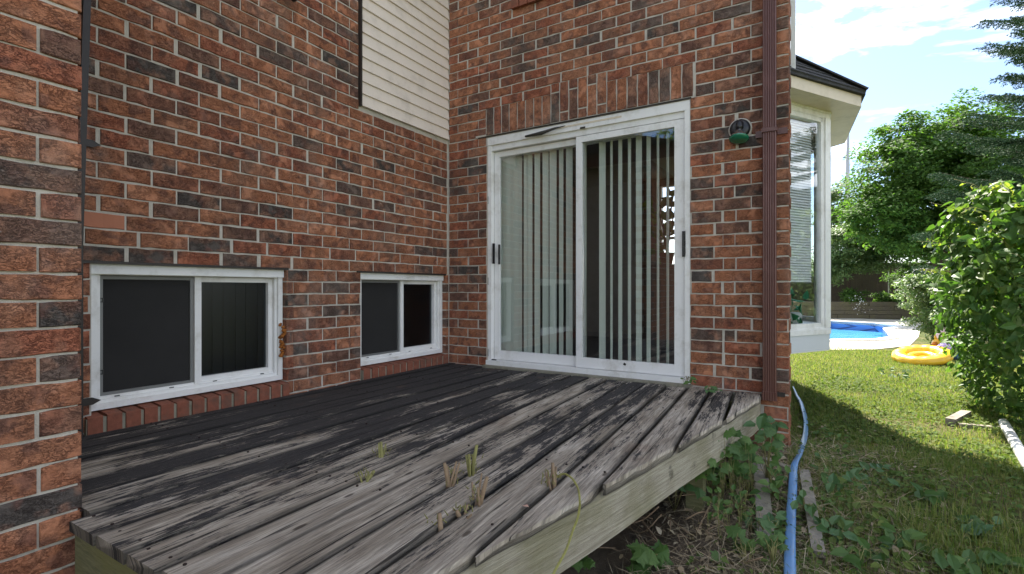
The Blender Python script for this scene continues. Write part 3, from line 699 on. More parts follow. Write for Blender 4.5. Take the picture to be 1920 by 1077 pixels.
m = MB(); m.box(x0-.005, x1+.005, -.093, -.012, zc-.012, zc+.014); m.box(x0-.05, x0, -.012, -.002, zc-.025, zc+.02); m.box(x1, x1+.065, -.012, -.002, zc-.02, zc+.022); m.build('strap', M_BROWN, ds)
m = MB(); m.box(x1, x1+.05, -.012, -.002, zb_ds+.02, zb_ds+.05); m.build('strap', M_DARK, ds)
# wall lamp with green flood bulb
lc = onR(1388, 243, -.0); la = thing('wall_lamp', lc, 'black round outdoor wall lamp holding a green flood bulb', 'lamp')
m = MB(); m.lathe([(.068, .0), (.068, .018), (.05, .027), (.02, .029)], (lc[0], 0.0, lc[2]), (0, -1, 0), 28); m.build('mounting_plate', M_BLACK, la)
m = MB(); m.lathe([(.076, .0), (.078, .004), (.072, .006)], (lc[0], .0, lc[2]), (0, -1, 0), 28); m.build('caulk_ring', M_MORTAR, la)
ax = Vector((-.0, -.30, -.95)).normalized(); c0 = Vector((lc[0], -.03, lc[2]+.035))
m = MB(); m.lathe([(.012, -.02), (.026, .0), (.026, .035), (.019, .05)], c0, ax, 20); m.build('socket', M_BLACK, la)
m = MB(); m.lathe([(.019, .048), (.020, .06), (.034, .075), (.060, .115), (.064, .122)], c0, ax, 24); m.build('reflector', M_CHROME, la)
m = MB(); m.lathe([(.065, .120), (.065, .128), (.052, .138), (.02, .145), (.001, .143)], c0, ax, 24); m.build('lens', M_GREEN, la)
# dark narrow pipe in the inner corner beside the pier
dp = thing('drain_pipe', (.03, -2.9, -.3), 'narrow dark pipe running up between the left pier and the brick wall', 'pipe')
def lpt(px, z, x=.045):
    p = onL(px, 541, x); return (x, p[1], z)
m = MB(); m.obox(lpt(146, -.45), lpt(146, .95), .03, .04, (1, 0, 0)); m.obox(lpt(146, .95), lpt(162, 2.25), .03, .04, (1, 0, 0)); m.obox(lpt(162, 2.25), lpt(166, 2.9), .03, .04, (1, 0, 0)); m.build('pipe', M_DARK, dp)
for py in (268, 754):
    zz = float(onL(165, py, .01)[2]); y0 = float(onL(150, py, .01)[1]); y1 = float(onL(174, py, .01)[1])
    m = MB(); m.add([(.0,y0,zz-.018),(.0,y1,zz-.018),(.0,y1+.035,zz),(.0,y1,zz+.018),(.0,y0,zz+.018),(.01,y0,zz-.018),(.01,y1,zz-.018),(.01,y1+.035,zz),(.01,y1,zz+.018),(.01,y0,zz+.018)],
                    [(9,8,7,6,5)[::-1],(5,6,1,0),(6,7,2,1),(7,8,3,2),(8,9,4,3)]); m.build('clip', M_DARK, dp)
# lantern at the top of the left wall
q = onL(535, 2, 0.0); wl = thing('wall_lantern', (0.0, q[1], q[2]), 'dark lantern bottom at the top edge of the left wall', 'lamp')
m = MB(); m.lathe([(.01, -.03), (.04, .0), (.045, .02), (.035, .03)], (.09, q[1], q[2]), (0, 0, 1), 12); m.box(.0, .09, q[1]-.01, q[1]+.01, q[2]+.03, q[2]+.05); m.build('base', M_DARK, wl)
m = MB(); m.lathe([(.04, .03), (.05, .16), (.02, .2)], (.09, q[1], q[2]), (0, 0, 1), 12); m.build('shade', M_DARK, wl)
# white corner pipe above the bay
p0 = P(1487, 158, 4.1); wp = thing('corner_downspout', p0, 'white corner downspout end above the bay window roof', 'downspout')
m = MB(); m.obox((p0[0], p0[1], p0[2]+.02), (p0[0], p0[1], 5.2), .035, .05, (0, 1, 0)); m.obox((p0[0], p0[1], p0[2]+.06), (p0[0]-.06, p0[1]+.04, p0[2]-.06), .035, .05, (0, 1, 0)); m.build('pipe', M_WHITE, wp)

# ================================================================ BAY WINDOW
A = np.array([2.60, .55]); B = np.array([3.198, 1.546]); Cc = np.array([3.17, 2.55]); D = np.array([2.60, 3.05])
bw = thing('bay_window', (2.9, 2, .15), 'white bay window with shingled roof on the side of the house', 'bay window')
ZB0, ZB1, ZW0, ZW1 = .172, .315, .375, 2.27
def along(a, b_, t_): return a+(b_-a)*t_
def slab(m, a, b_, z0, z1, th, out=0.0):
    d = (b_-a)/np.linalg.norm(b_-a); nrm = np.array([d[1], -d[0]])
    p = [a+nrm*out, b_+nrm*out, b_+nrm*(out-th), a+nrm*(out-th)]; m.prism([tuple(q) for q in p], z0, z1)
for a, b_ in ((A, B), (B, Cc), (Cc, D)):
    m = MB(); slab(m, a, b_, ZB0, ZB1, .05, .004); m.build('apron_panel', plain('white_apron', (.62,.64,.66), .5, .3, 0, .04, 5, .1), bw)
    m = MB(); slab(m, a, b_, ZB1, ZB1+.045, .07, .014); slab(m, a, b_, ZB1+.045, ZW0, .06, .004)
    slab(m, a, b_, ZW1+.045, ZW1+.10, .07, .014); slab(m, a, b_, ZW1, ZW1+.045, .06, .004)
    L_ = np.linalg.norm(b_-a)
    slab(m, a, along(a, b_, .055/L_), ZW0, ZW1, .07, .012); slab(m, along(a, b_, 1-.075/L_), b_, ZW0, ZW1, .07, .012)
    i0, i1 = along(a, b_, .07/L_), along(a, b_, 1-.10/L_)
    slab(m, along(a, b_, .055/L_), along(a, b_, .095/L_), ZW0, ZW1, .05, -.002); slab(m, along(a, b_, 1-.12/L_), along(a, b_, 1-.075/L_), ZW0, ZW1, .05, -.002)
    slab(m, i0, i1, ZW0, ZW0+.04, .05, -.002); slab(m, i0, i1, ZW1-.04, ZW1, .05, -.002)
    m.build('frame', M_WHITE, bw)
    m = MB(); slab(m, along(a, b_, .09/L_), along(a, b_, 1-.115/L_), ZW0+.035, ZW1-.035, .004, -.02); m.build('pane', M_GLASSB, bw)
    d = (b_-a)/L_; nrm = np.array([d[1], -d[0]]); z = ZW0+.42
    m = MB()
    while z < ZW1-.05:
        p = along(a, b_, .12/L_)-nrm*.07; q_ = along(a, b_, 1-.16/L_)-nrm*.07
        m.obox((p[0], p[1], z), (q_[0], q_[1], z), .024, .002, (nrm[0]*.85, nrm[1]*.85, .5)); z += .024
    m.build('blind_slat', plain('white_slat', (.7,.7,.68), .5), bw, kind='stuff')
m = MB(); m.prism([tuple(A), tuple(B), tuple(Cc), tuple(D)], ZB0-.01, ZB0+.01); m.prism([tuple(A), tuple(B), tuple(Cc), tuple(D)], ZB1+.03, ZB1+.05); m.build('bay_floor', M_WHITE, bw)
E0 = np.array([2.62, .20]); E1 = P(1612, 200, 4.45)[:2]; E2 = np.array([3.345, 2.75]); E3 = np.array([2.60, 3.4]); ZE = 2.345
m = MB(); m.prism([tuple(E0), tuple(E1), tuple(E2), tuple(E3)], ZE-.012, ZE); m.build('soffit', M_CREAM, bw)
for a, b_ in ((E0, E1), (E1, E2), (E2, E3)):
    m = MB(); slab(m, a, b_, ZE-.015, ZE+.085, .02, .012); m.build('fascia', M_CREAM, bw)
T1 = np.array([2.60, 1.15, 2.98]); T2 = np.array([2.60, 2.75, 2.98])
def off3(p, z): return np.array([p[0], p[1], z])
ctr = np.array([2.7, 2.0])
def outw(p, k): v = p-ctr; return p+v/np.linalg.norm(v)*k
F0, F1, F2, F3 = (outw(p, .05) for p in (E0, E1, E2, E3)); ZR = ZE+.10
M_SHIN = plain('grey_asphalt_shingle', (.055,.055,.058), .95, .12, 0, .45, 45, 1.0, (.11,.105,.10), 12)
def shingles(p, q_, r_, s_):   # eave p->q, top s->r
    rows = 7
    for i in range(rows):
        t0, t1 = i/rows, min((i+1.25)/rows, 1)
        l0, l1 = p+(s_-p)*t0, p+(s_-p)*t1; r0, r1 = q_+(r_-q_)*t0, q_+(r_-q_)*t1
        wlen = np.linalg.norm(r0-l0); nn = max(1, int(round(wlen/.28)))
        for k in range(nn):
            a0, a1 = (k+.01+(.0 if i % 2 else -.0))/nn, (k+.985)/nn
            nrm = np.cross(q_-p, s_-p); nrm /= np.linalg.norm(nrm); nrm *= np.sign(nrm[2])
            j_ = random.uniform(.0, .006); th = .010+j_
            b0, b1, b2, b3 = l0+(r0-l0)*a0, l0+(r0-l0)*a1, l1+(r1-l1)*a1, l1+(r1-l1)*a0
            m = MB(); up = nrm*th; m.add([b0+up, b1+up, b2+nrm*.003, b3+nrm*.003, b0-nrm*.006, b1-nrm*.006, b2-nrm*.004, b3-nrm*.004], [(0,1,2,3),(4,7,6,5),(0,4,5,1),(1,5,6,2),(3,7,4,0)])
            m.build('shingle', M_SHIN, roof)
m = MB(); q0, q1, q2, q3 = off3(F0, ZR), off3(F1, ZR), off3(F2, ZR), off3(F3, ZR)
m.add([q0, q1, q2, q3, T1, T2], [(0,1,4),(1,2,5,4),(2,3,5),(0,4,5,3)]); m.add([q0-[0,0,.02], q1-[0,0,.02], q2-[0,0,.02], q3-[0,0,.02], q0, q1, q2, q3], [(3,2,1,0),(0,1,5,4),(1,2,6,5),(2,3,7,6)])
roof = m.build('roof', M_SHIN, bw)
shingles(q0, q1, T1, T1); shingles(q1, q2, T2, T1)
for a, b_ in ((q1, T1), (q2, T2)):
    m = MB(); m.obox(a+[0,0,.014], b_+[0,0,.014], .10, .014); m.build('ridge_cap', M_SHIN, roof)
# plant seen through the bay
bp = thing('indoor_plant', (2.85, 1.4, .5), 'green leafy plant low behind the bay window glass', 'plant'); n = 70
ps = np.stack([rng.normal(2.84, .07, n), rng.normal(1.30, .14, n), .42+rng.random(n)*.34], 1); nr = rng.normal(0, 1, (n, 3)); V, F = scatter(LEAF_V, LEAF_F, ps, frames(nr, rng.random(n)*6.28), rng.uniform(.06, .12, n)); bulk('foliage', V, F, leafmat('jade_leaf', [(.02,.12,.07), (.04,.18,.10)], .2), bp, kind='stuff')
m = MB(); m.lathe([(.08, .0), (.11, .14), (.09, .15)], (2.88, 1.35, .36)); m.build('pot', plain('white_pot', (.5,.5,.48), .4), bp)

# ================================================================ DECK
dkt = thing('wooden_deck', (1.4, -1.6, -.5), 'weathered low wooden deck with blackened boards and a diagonal front edge', 'deck')
def kf(u): return float(np.interp(u, [0, .8, 1.37, 2.3, 2.8], [0, 0, .045, .070, .082]))
def bline(u, y): return u + kf(u)*(-y)
EDGE = [onz(*q)[:2] for q in [(1419, 748), (1355, 787), (1270, 830), (1155, 890), (973, 978), (765, 1077)]]; EDGE.append(np.array([2.17, -3.35]))
EY = np.array([e[1] for e in EDGE])[::-1]; EX = np.array([e[0] for e in EDGE])[::-1]
# straight saw cut, slightly uneven
def edge_x(y): return float(np.interp(y, [-3.35, -2.0, -.9, -.21], [2.20, 2.475, 2.665, 2.775]))
YF = -3.268
us = [.035]; 
while us[0] > -.02 and len(us) < 2: us.append(0.045+.0)
lines = [2.609-.1555*k for k in range(17, -1, -1)]+[2.80]
lines[0] = .03
for i, (ua, ub) in enumerate(zip(lines[:-1], lines[1:])):
    gap = .0085+.005*random.random() + (.010 if i in (14, 16) else 0) + (.008 if i == 17 else 0)
    n = 46; pts = []; zz0 = random.uniform(-.004, .003); cup = random.uniform(.001, .004); SS = [0, .035, .11, .3, .5, .7, .89, .965, 1]; EE = [1, .9, 0, 0, 0, 0, 0, .9, 1]; ph1 = random.uniform(0, 6)
    yb = -.022 if ub < DX0 or ub > 2.32 else -.056
    yf = (-3.20 if ub < 1.0 else -3.215 if ub < 1.15 else YF) + random.uniform(-.008, .010)
    vs = []; fs = []; rows = 0; na = 8; ed = []; bcv = []
    for k in range(n+1):
        y = yb+(yf-yb)*k/n
        xa = bline(ua, y)+gap/2+.0015*math.sin(ph1+y*9); xb = bline(ub, y)-gap/2+.0015*math.sin(ph1*2+y*7)
        ex = edge_x(y)
        if i < 17 or True:
            if xa > ex+.018: break
        xr = min(xb, ex+.016+.003*math.sin(y*23+ph1)+random.uniform(-.0015, .0015)) if xb > ex else xb
        if xr-xa < .004: xr = xa+.004
        worn = .010*max(0, 1-(ex-xr)/.02) if xb > ex else 0
        warp = zz0+.003*math.sin(y*1.7+ph1)
        for c_ in range(na+1):
            s_ = SS[c_]; ed.append(EE[c_] if (c_ < 5 or xb <= ex) else .0); bcv += [(xa-bline(ua, y))+(xr-xa)*SS[c_], y, 0.]; x = xa+(xr-xa)*s_; z = warp - cup*(1-(2*s_-1)**2)*.5 - (.0055 if c_ in (0, na) else .0012 if c_ in (1, na-1) else 0) - (worn*random.uniform(.2, .9) if c_ == na else 0)
            vs.append((x, y, z))
        vs.append((xa, y, -.036)); vs.append((xr-.002, y, -.036)); ed += [1, 1]; bcv += [-.03, y, 0., .18, y, 0.]; rows += 1
    w_ = na+3
    for r_ in range(rows-1):
        b0, b1 = r_*w_, (r_+1)*w_
        for c_ in range(na): fs.append((b0+c_, b1+c_, b1+c_+1, b0+c_+1))
        fs.append((b0+na+1, b1+na+1, b1, b0)); fs.append((b0+na, b1+na, b1+na+2, b0+na+2)); fs.append((b0+na+2, b1+na+2, b1+na+1, b0+na+1))
    e = (rows-1)*w_; fs.append(tuple(range(e, e+na+1))[::-1]+(e+na+1, e+na+2)); fs.append(tuple(range(0, na+1))+(na+2, na+1))
    m = MB(); m.add(vs, fs, 0, False)
    bo = m.build('board', M_DECK, dkt, label='narrow cut board at the right corner of the deck' if i == 17 else None)
    aa = bo.data.attributes.new('edge', 'FLOAT', 'POINT'); aa.data.foreach_set('value', ed); ab = bo.data.attributes.new('bc', 'FLOAT_VECTOR', 'POINT'); ab.data.foreach_set('vector', bcv)  # mask for the dirt and painted gap shade along the board edges
# rims
m = MB(); 
for (ya, yb) in ((-.03, -3.24),):
    ns = 24; vs = []; 
    for k in range(ns+1):
        y = ya+(yb-ya)*k/ns; x = edge_x(y)+.006+.002*math.sin(y*5)
        vs += [(x-.038, y, -.040), (x, y, -.040), (x, y, -.215+.004*math.sin(y*3)), (x-.038, y, -.215)]
    fs = [(4*k+a, 4*k+(a+1)%4, 4*k+4+(a+1)%4, 4*k+4+a) for k in range(ns) for a in range(4)]+[(3,2,1,0),(4*ns,4*ns+1,4*ns+2,4*ns+3)]
    m.add(vs, fs)
m.build('fascia_board', M_FASC, dkt, label='pale weathered rim board under the diagonal edge')
m = MB(); m.box(1.075, 2.18, -3.245, -3.207, -.225, -.040); m.build('end_joist', M_JOIST, dkt, label='mossy rim joist at the near left end')
for yy in (-2.6, -2.0, -1.4, -.8, -.2):
    m = MB(); m.box(.02, edge_x(yy)-.04, yy-.019, yy+.019, -.215, -.041); m.build('joist', M_JOIST, dkt)
for (px_, py_) in ((2.12, -3.1), (2.55, -1.0), (1.1, -3.1)):
    m = MB(); m.box(px_-.045, px_+.045, py_-.045, py_+.045, float(ground(px_, py_))-.05, -.216); m.build('post', M_JOIST, dkt)
# nail heads along the joists
nm = MB()
for yy in (-3.22, -2.6, -2.0, -1.4, -.8, -.2):
    for ua, ub in zip(lines[:-1], lines[1:]):
        for s_ in (.22, .78):
            x = bline(ua, yy)*(1-s_)+bline(ub, yy)*s_
            if x < edge_x(yy)-.01: nm.lathe([(.005, -.004), (.005, .0012), (.001, .0014)], (x+random.uniform(-.006, .006), yy+random.uniform(-.01, .01), .0), (0, 0, 1), 6)
nm.build('nail_head', plain('rusty_nail', (.035,.022,.018), .8, .3, .3), dkt, kind='stuff')

# ---- shoots and stubs poking through the deck
def tilt(v, a): return Vector((v[0]+random.uniform(-a, a), v[1]+random.uniform(-a, a), v[2])).normalized()
def stub(px, py, h, label, n=5, green=False, spread=.35, base=None):
    p = Vector(onz(px, py, 0.0)) if base is None else Vector(base)
    h *= 1.25
    t_ = thing('cut_stub', p, label, 'plant stub', 'cut plant stubs growing up through the deck')
    m = MB()
    for k in range(n):
        d = tilt((0, 0, 1), spread); hh = h*random.uniform(.5, 1) if k else h
        b_ = p+Vector((random.uniform(-.014, .014), random.uniform(-.014, .014), -.03)); r_ = random.uniform(.003, .006) if k else .0085
        m.tube([b_, b_+d*hh*.5+Vector((random.uniform(-.006, .006), 0, 0)), b_+d*(hh+.03)], [r_*1.3, r_, r_*.7], 6)
    m.build('stem', M_TWIGG if green else M_TWIG, t_)
    m = MB()
    for k in range(n*4):
        d = tilt((0, 0, 1), 1.0); b_ = p+Vector((random.uniform(-.03, .03), random.uniform(-.03, .03), random.uniform(0, h*.6))); m.tube([b_, b_+d*random.uniform(.008, .022)], [.0025, .0008], 4)
    m.build('bud', M_TWIGG, t_, kind='stuff'); return t_
stub(845, 912, .085, 'tall brown cut stub left of the green one, with side shoots', 6)
stub(885, 893, .10, 'greenest cut stub, standing farthest back in the middle cluster', 6, True)
stub(893, 945, .085, 'slanting brown forked stub nearest the front of the middle cluster', 5, False, .6)
stub(868, 963, .03, 'low broken stub lying at the front of the cluster', 4, False, 1.2)
stub(820, 984, .035, 'thin short stub poking from the gap in front of the cluster', 2, False, .3)
stub(684, 898, .03, 'small low stub left of the cluster', 5, True, .8)
stub(714, 856, .05, 'small pale green shoot on the dark boards', 5, True, .25)
stub(1033, 908, .06, 'brown shoot stub tied with the yellow rope', 7, False, .5)
# ---- yellow rope
rp = thing('yellow_rope', onz(1050, 895, .02), 'thin yellow rope looped over the deck edge and hanging to the ground', 'rope')
pts = [P(1043, 895, 2.10), P(1060, 889, 2.06), P(1076, 900, 2.03), P(1087, 918, 2.01), P(1086, 945, 1.995), P(1081, 970, 1.99), P(1075, 985, 1.985), P(1068, 1010, 1.97), P(1055, 1045, 1.93), P(1035, 1080, 1.88), P(1020, 1110, 1.84)]
e_ = onz(1086, 921, 0.0)
def spline(pts, k=8):
    pts = [Vector(p) for p in pts]; outp = []
    for i in range(len(pts)-1):
        p0, p1, p2, p3 = pts[max(i-1, 0)], pts[i], pts[i+1], pts[min(i+2, len(pts)-1)]
        for j in range(k):
            t = j/k; outp.append(.5*((2*p1)+(-p0+p2)*t+(2*p0-5*p1+4*p2-p3)*t*t+(-p0+3*p1-3*p2+p3)*t*t*t))
    outp.append(pts[-1]); return outp
M_ROPE = plain('yellow_polyrope', (.36,.34,.10), .6, .3, 0, .35, 160, .8)
def rope_pts():
    a = [onz(1043, 895, .012), onz(1058, 889, .03), onz(1074, 899, .03), onz(1083, 915, .012)]
    # over the edge and down in front of the fascia
    y0 = float(a[-1][1]); b_ = []
    for i, (px_, py_) in enumerate([(1086, 928), (1087, 950), (1082, 975), (1074, 995), (1062, 1030), (1045, 1062), (1030, 1090)]):
        d = ray(px_, py_); 
        xo = edge_x(y0)+.035+(.01*i if i > 3 else 0)
        b_.append(CAM+d*(xo-CAM[0])/d[0])
    return a+b_
rs = spline(rope_pts(), 8); m = MB()
for s_ in range(3):
    tw = []
    for i, p in enumerate(rs):
        d = (rs[min(i+1, len(rs)-1)]-rs[max(i-1, 0)]).normalized(); sx = d.cross(Vector((.3, .2, 1))).normalized(); up = sx.cross(d); an = i*1.1+s_*2.094
        tw.append(p+sx*math.cos(an)*.0022+up*math.sin(an)*.0022)
    m.tube(tw, .0021, 5)
m.build('twisted_strand', M_ROPE, rp)
m = MB()
for k, (x_, dx) in enumerate(((1058, 2), (1064, 5))):
    d0 = ray(x_, 940); d1 = ray(x_+dx*.4, 970); q0_ = CAM+d0*1.995; q1_ = CAM+d1*1.985
    for j in range(4): m.tube([q0_+rng.normal(0, .001, 3), (q0_+q1_)/2+rng.normal(0, .002, 3), q1_+rng.normal(0, .003, 3)], .0013, 4)
m.build('frayed_end', M_ROPE, rp)
# ---- small litter on the deck
lf = thing('dead_leaf', onz(985, 950, .004), 'small pink-brown dead leaf lying on the pale deck board', 'leaf'); m = MB(); c0 = onz(985, 950, .005)
m.add([c0+[-.012, 0, 0], c0+[0, -.007, .003], c0+[.014, .002, 0], c0+[.002, .009, .004]], [(0, 1, 2, 3)]); m.build('blade', plain('dead_leaf', (.5,.3,.22), .9), lf)
# ================================================================ HOSE, BOARDS, PIPES ON THE GROUND
M_HOSE = None
mh, th_, bh, oh = newmat('blue_layflat_hose'); c_, _ = objcoord(th_, False); L(th_, mixc(th_, noise(th_, c_, 9, 5), (.10,.22,.43), (.13,.27,.48)), bh.inputs['Base Color']); bh.inputs['Roughness'].default_value = .28; bh.inputs['Specular IOR Level'].default_value = .6
ho = thing('blue_hose', ong(1487, 860), 'flat blue discharge hose running along the ground past the house corner', 'hose')
hp_ = [(1487, 726, .020), (1493, 740, .040), (1502, 757, .045), (1509, 780, .05), (1511, 805, .05), (1505, 835, .05), (1494, 862, .045), (1488, 878, .055), (1487, 900, .060), (1484, 950, .062), (1482, 1000, .062), (1481, 1050, .064), (1481, 1090, .066)]
hpts = spline([Vector((*ong(x_, y_, .035),)) for x_, y_, _ in hp_], 6); hw_ = np.interp(np.linspace(0, len(hp_)-1, len(hpts)), range(len(hp_)), [q[2] for q in hp_])
vs = []; fs = []; ncs = 14
for i, p in enumerate(hpts):
    d = (hpts[min(i+1, len(hpts)-1)]-hpts[max(i-1, 0)]); d.z *= .3; d.normalize(); sx = d.cross(Vector((0, 0, 1))).normalized(); tw = .35*math.sin(i*.23)*(1 if i < 40 else .2)
    up = Vector((0, 0, 1))
    for k in range(ncs):
        a = 2*math.pi*k/ncs; ca, sa = math.cos(a), math.sin(a); prof = .011+.006*abs(ca)**4
        q_ = sx*ca*hw_[i]*.37+up*sa*prof*.75; q_ = Matrix.Rotation(tw, 3, d) @ q_
        vs.append(p+q_+Vector((0, 0, .004*math.sin(i*.7))))
for i in range(len(hpts)-1):
    for k in range(ncs): fs.append((i*ncs+k, i*ncs+(k+1) % ncs, (i+1)*ncs+(k+1) % ncs, (i+1)*ncs+k))
m = MB(); m.add(vs, fs, 0, True); m.build('hose_tube', mh, ho)
for k, i in enumerate((11, 17, 31)):
    p = hpts[i]; m = MB(); d = (hpts[i+1]-hpts[i-1]).normalized(); sx = d.cross(Vector((0, 0, 1))).normalized(); m.tube([p-sx*.03+Vector((0,0,.0)), p+Vector((0,0,.022)), p+sx*.045+Vector((0,0,-.005))], .002, 4); m.build('dark_tie', M_BLACK, ho)
def plank(pa, pb, wd, th, label, mat=M_OLDW, lift=.02, cat='board', group='old boards lying on the ground'):
    a = ong(*pa, lift); b_ = ong(*pb, lift); t_ = thing('loose_board', (a+b_)/2, label, cat, group); m = MB(); m.obox(a, b_, wd, th); m.build('plank', mat, t_); return t_
plank((1508, 885), (1535, 1040), .055, .03, 'grey board lying just right of the blue hose')
plank((1425, 870), (1436, 1010), .075, .03, 'grey board half buried left of the blue hose')
plank((1430, 862), (1478, 880), .05, .03, 'short grey board crossing left of the blue hose')
plank((1782, 792), (1812, 776), .07, .06, 'short thick board end in the sun near the vine', lift=.03)
plank((1798, 797), (1876, 804), .05, .03, 'thin board lying flat in front of the vine', lift=.02)
wp_ = thing('white_pipe', ong(1900, 830), 'white round pipe lying in the grass at the right edge under the vine', 'pipe')
m = MB(); a = ong(1882, 793, .05); b_ = ong(1945, 905, .05); m.tube([a, b_], .034, 16); m.build('pipe_body', M_WHITE, wp_)
# ================================================================ LAWN
def in_shade_zone(X, Y): return X < 2.6+(4.05-Y)*.357
def lawn():
    # grass blades, denser near the camera
    def blades(n, x0, x1, y0, y1, h0, h1, w0, mask=None, lean=.5):
        X = rng.uniform(x0, x1, n); Y = rng.uniform(y0, y1, n)
        k = np.ones(n, bool)
        if mask is not None: k = mask(X, Y)
        X, Y = X[k], Y[k]; n = len(X); Z = ground(X, Y)-.004
        h = rng.uniform(h0, h1, n); a = rng.random(n)*6.28; l = np.abs(rng.normal(0, lean, n))
        dx, dy = np.cos(a), np.sin(a); wv = np.stack([-dy, dx, np.zeros(n)], 1)*(w0*rng.uniform(.6, 1.3, n))[:, None]
        base = np.stack([X, Y, Z], 1); mid = base+np.stack([dx*l*h*.35, dy*l*h*.35, h*.6], 1); tip = base+np.stack([dx*l*h, dy*l*h, h*np.clip(1-.45*l, .3, 1)], 1)
        V = np.stack([base-wv, base+wv, mid-wv*.7, mid+wv*.7, tip], 1).reshape(-1, 3)
        T = np.array([(0, 1, 3), (0, 3, 2), (2, 3, 4)]); F = (T[None]+(np.arange(n)*5)[:, None, None]).reshape(-1, 3); return V, F
    def clump(X, Y): return np.sin(X*3.1+np.sin(Y*2.3)*1.5)+np.sin(Y*4.3+X*1.1)
    m1 = lambda X, Y: (X > np.where(Y > .3, 2.2, 3.02)+.10*np.sin(Y*5)) & (clump(X, Y)+rng.normal(0, .9, len(X)) > -1.1)
    Vs, Fs = [], []; off = 0
    for args in ((52000, 2.95, 5.2, -2.7, 0.6, .02, .075, .0020, m1), (75000, 2.3, 7.0, 0.3, 3.2, .02, .06, .0026, m1), (70000, 2.3, 8.0, 3.2, 7.9, .02, .055, .0038, None), (16000, 2.95, 4.6, -2.7, .3, .06, .13, .0022, lambda X, Y: (X > 3.2) & (clump(X*1.3, Y*1.2) > .9))):
        V, F = blades(*args); Vs.append(V); Fs.append(F+off); off += len(V)
    bulk('grass', np.concatenate(Vs), np.concatenate(Fs), M_GRASS, label='patchy green lawn grass, part in sun and part in shade', cat='grass', kind='stuff')
    # broadleaf ground cover
    n = 42000; X = rng.uniform(2.6, 6.2, n); Y = rng.uniform(-2.8, 4.0, n); k = (clump(X*1.7+1, Y*1.4) + rng.normal(0, .9, n) > -.2) & ((X > 2.98) | (Y < -.1)); X, Y = X[k], Y[k]; n = len(X)
    pos = np.stack([X, Y, ground(X, Y)+rng.uniform(.005, .045, n)], 1); nr = rng.normal(0, .45, (n, 3)); nr[:, 2] = 1
    V, F = scatter(LEAF_V, LEAF_F, pos, frames(nr, rng.random(n)*6.28), rng.uniform(.018, .042, n)); bulk('ground_cover', V, F, M_COVER, label='low broadleaf weeds spread through the lawn', cat='ground cover', kind='stuff')
    # dry litter by the deck
    n = 15000; X = rng.normal(2.95, .38, n); Y = rng.uniform(-3.2, .6, n); k = (X > 2.3) & (X < 4.2) & ((Y < -.05) | (X > 3.0)); X, Y = X[k], Y[k]; n = len(X)
    pos = np.stack([X, Y, ground(X, Y)+rng.uniform(.0, .03, n)], 1); nr = rng.normal(0, .35, (n, 3)); nr[:, 2] = 1
    tv = [(-.012, 0, 0), (.012, 0, 0), (.010, .5, .04), (-.010, .5, .04), (0, 1, .02)]
    V, F = scatter(tv, [(0, 1, 2), (0, 2, 3), (3, 2, 4)], pos, frames(nr, rng.random(n)*6.28), rng.uniform(.04, .15, n)); bulk('dry_litter', V, F, M_STRAW, label='dry straw and dead stems on the bare ground beside the deck', cat='litter', kind='stuff')
    n = 4200; X = rng.uniform(2.3, 4.2, n); Y = rng.uniform(-3.2, 1.2, n); k = ((Y < -.05) | (X > 3.0)) & (rng.random(n) < np.exp(-((X-2.9)/.6)**2)); X, Y = X[k], Y[k]; n = len(X)
    pos = np.stack([X, Y, ground(X, Y)+rng.uniform(.0, .02, n)], 1); nr = rng.normal(0, .5, (n, 3)); nr[:, 2] = 1
    V, F = scatter(LEAF_V, LEAF_F, pos, frames(nr, rng.random(n)*6.28), rng.uniform(.02, .05, n)); bulk('fallen_leaves', V, F, M_STRAW, label='brown fallen leaves on the soil beside the deck', cat='leaves', kind='stuff')
lawn()
# twigs on the ground under the deck edge
def twig(pts, r_, label, mat=M_TWIG):
    t_ = thing('twig', pts[0], label, 'twig', 'dry twigs lying below the deck edge'); m = MB(); m.tube(spline(pts, 4), r_, 5); m.build('stem', mat, t_)
def gp(x, y, h=.03): return ong(x, y, h)
twig([gp(1195, 965), gp(1210, 985, .08), gp(1240, 1025)], .006, 'upright reddish twig leaning under the deck edge')
twig([gp(1165, 985, .06), gp(1205, 975, .09), gp(1235, 950, .12)], .004, 'forked tan twig left of the leaning one')
twig([gp(1160, 970, .04), gp(1200, 1000, .05), gp(1240, 965, .09)], .003, 'pale curved wiry stem under the deck')
twig([gp(1285, 975, .06), gp(1320, 960, .10), gp(1360, 985, .05), gp(1400, 1020)], .0035, 'long pale arching stem in the weeds')
twig([gp(1245, 965, .02), gp(1290, 1000, .04)], .003, 'straight pale straw stick in front of the weeds')
twig([gp(1305, 1000, .02), gp(1330, 950, .10)], .003, 'thin upright pale stick among the weeds')
twig([gp(1270, 930, .10), gp(1320, 925, .10)], .0025, 'short level stick close to the creeper leaves')
for k in range(14):
    x, y = random.uniform(1080, 1440), random.uniform(950, 1080); 
    twig([gp(x, y, .01), gp(x+random.uniform(-20, 20), y-8, random.uniform(.02, .07)), gp(x+random.uniform(-50, 50), y+random.uniform(-25, 25), .02)], random.uniform(.0015, .0035), ['thin dark', 'thin pale', 'short thin', 'crooked thin'][k % 4]+' dry twig tangled on the soil '+['close under the deck rim', 'between the deck and the buried board', 'among the bottom weeds', 'in the middle of the bare soil'][k//4])
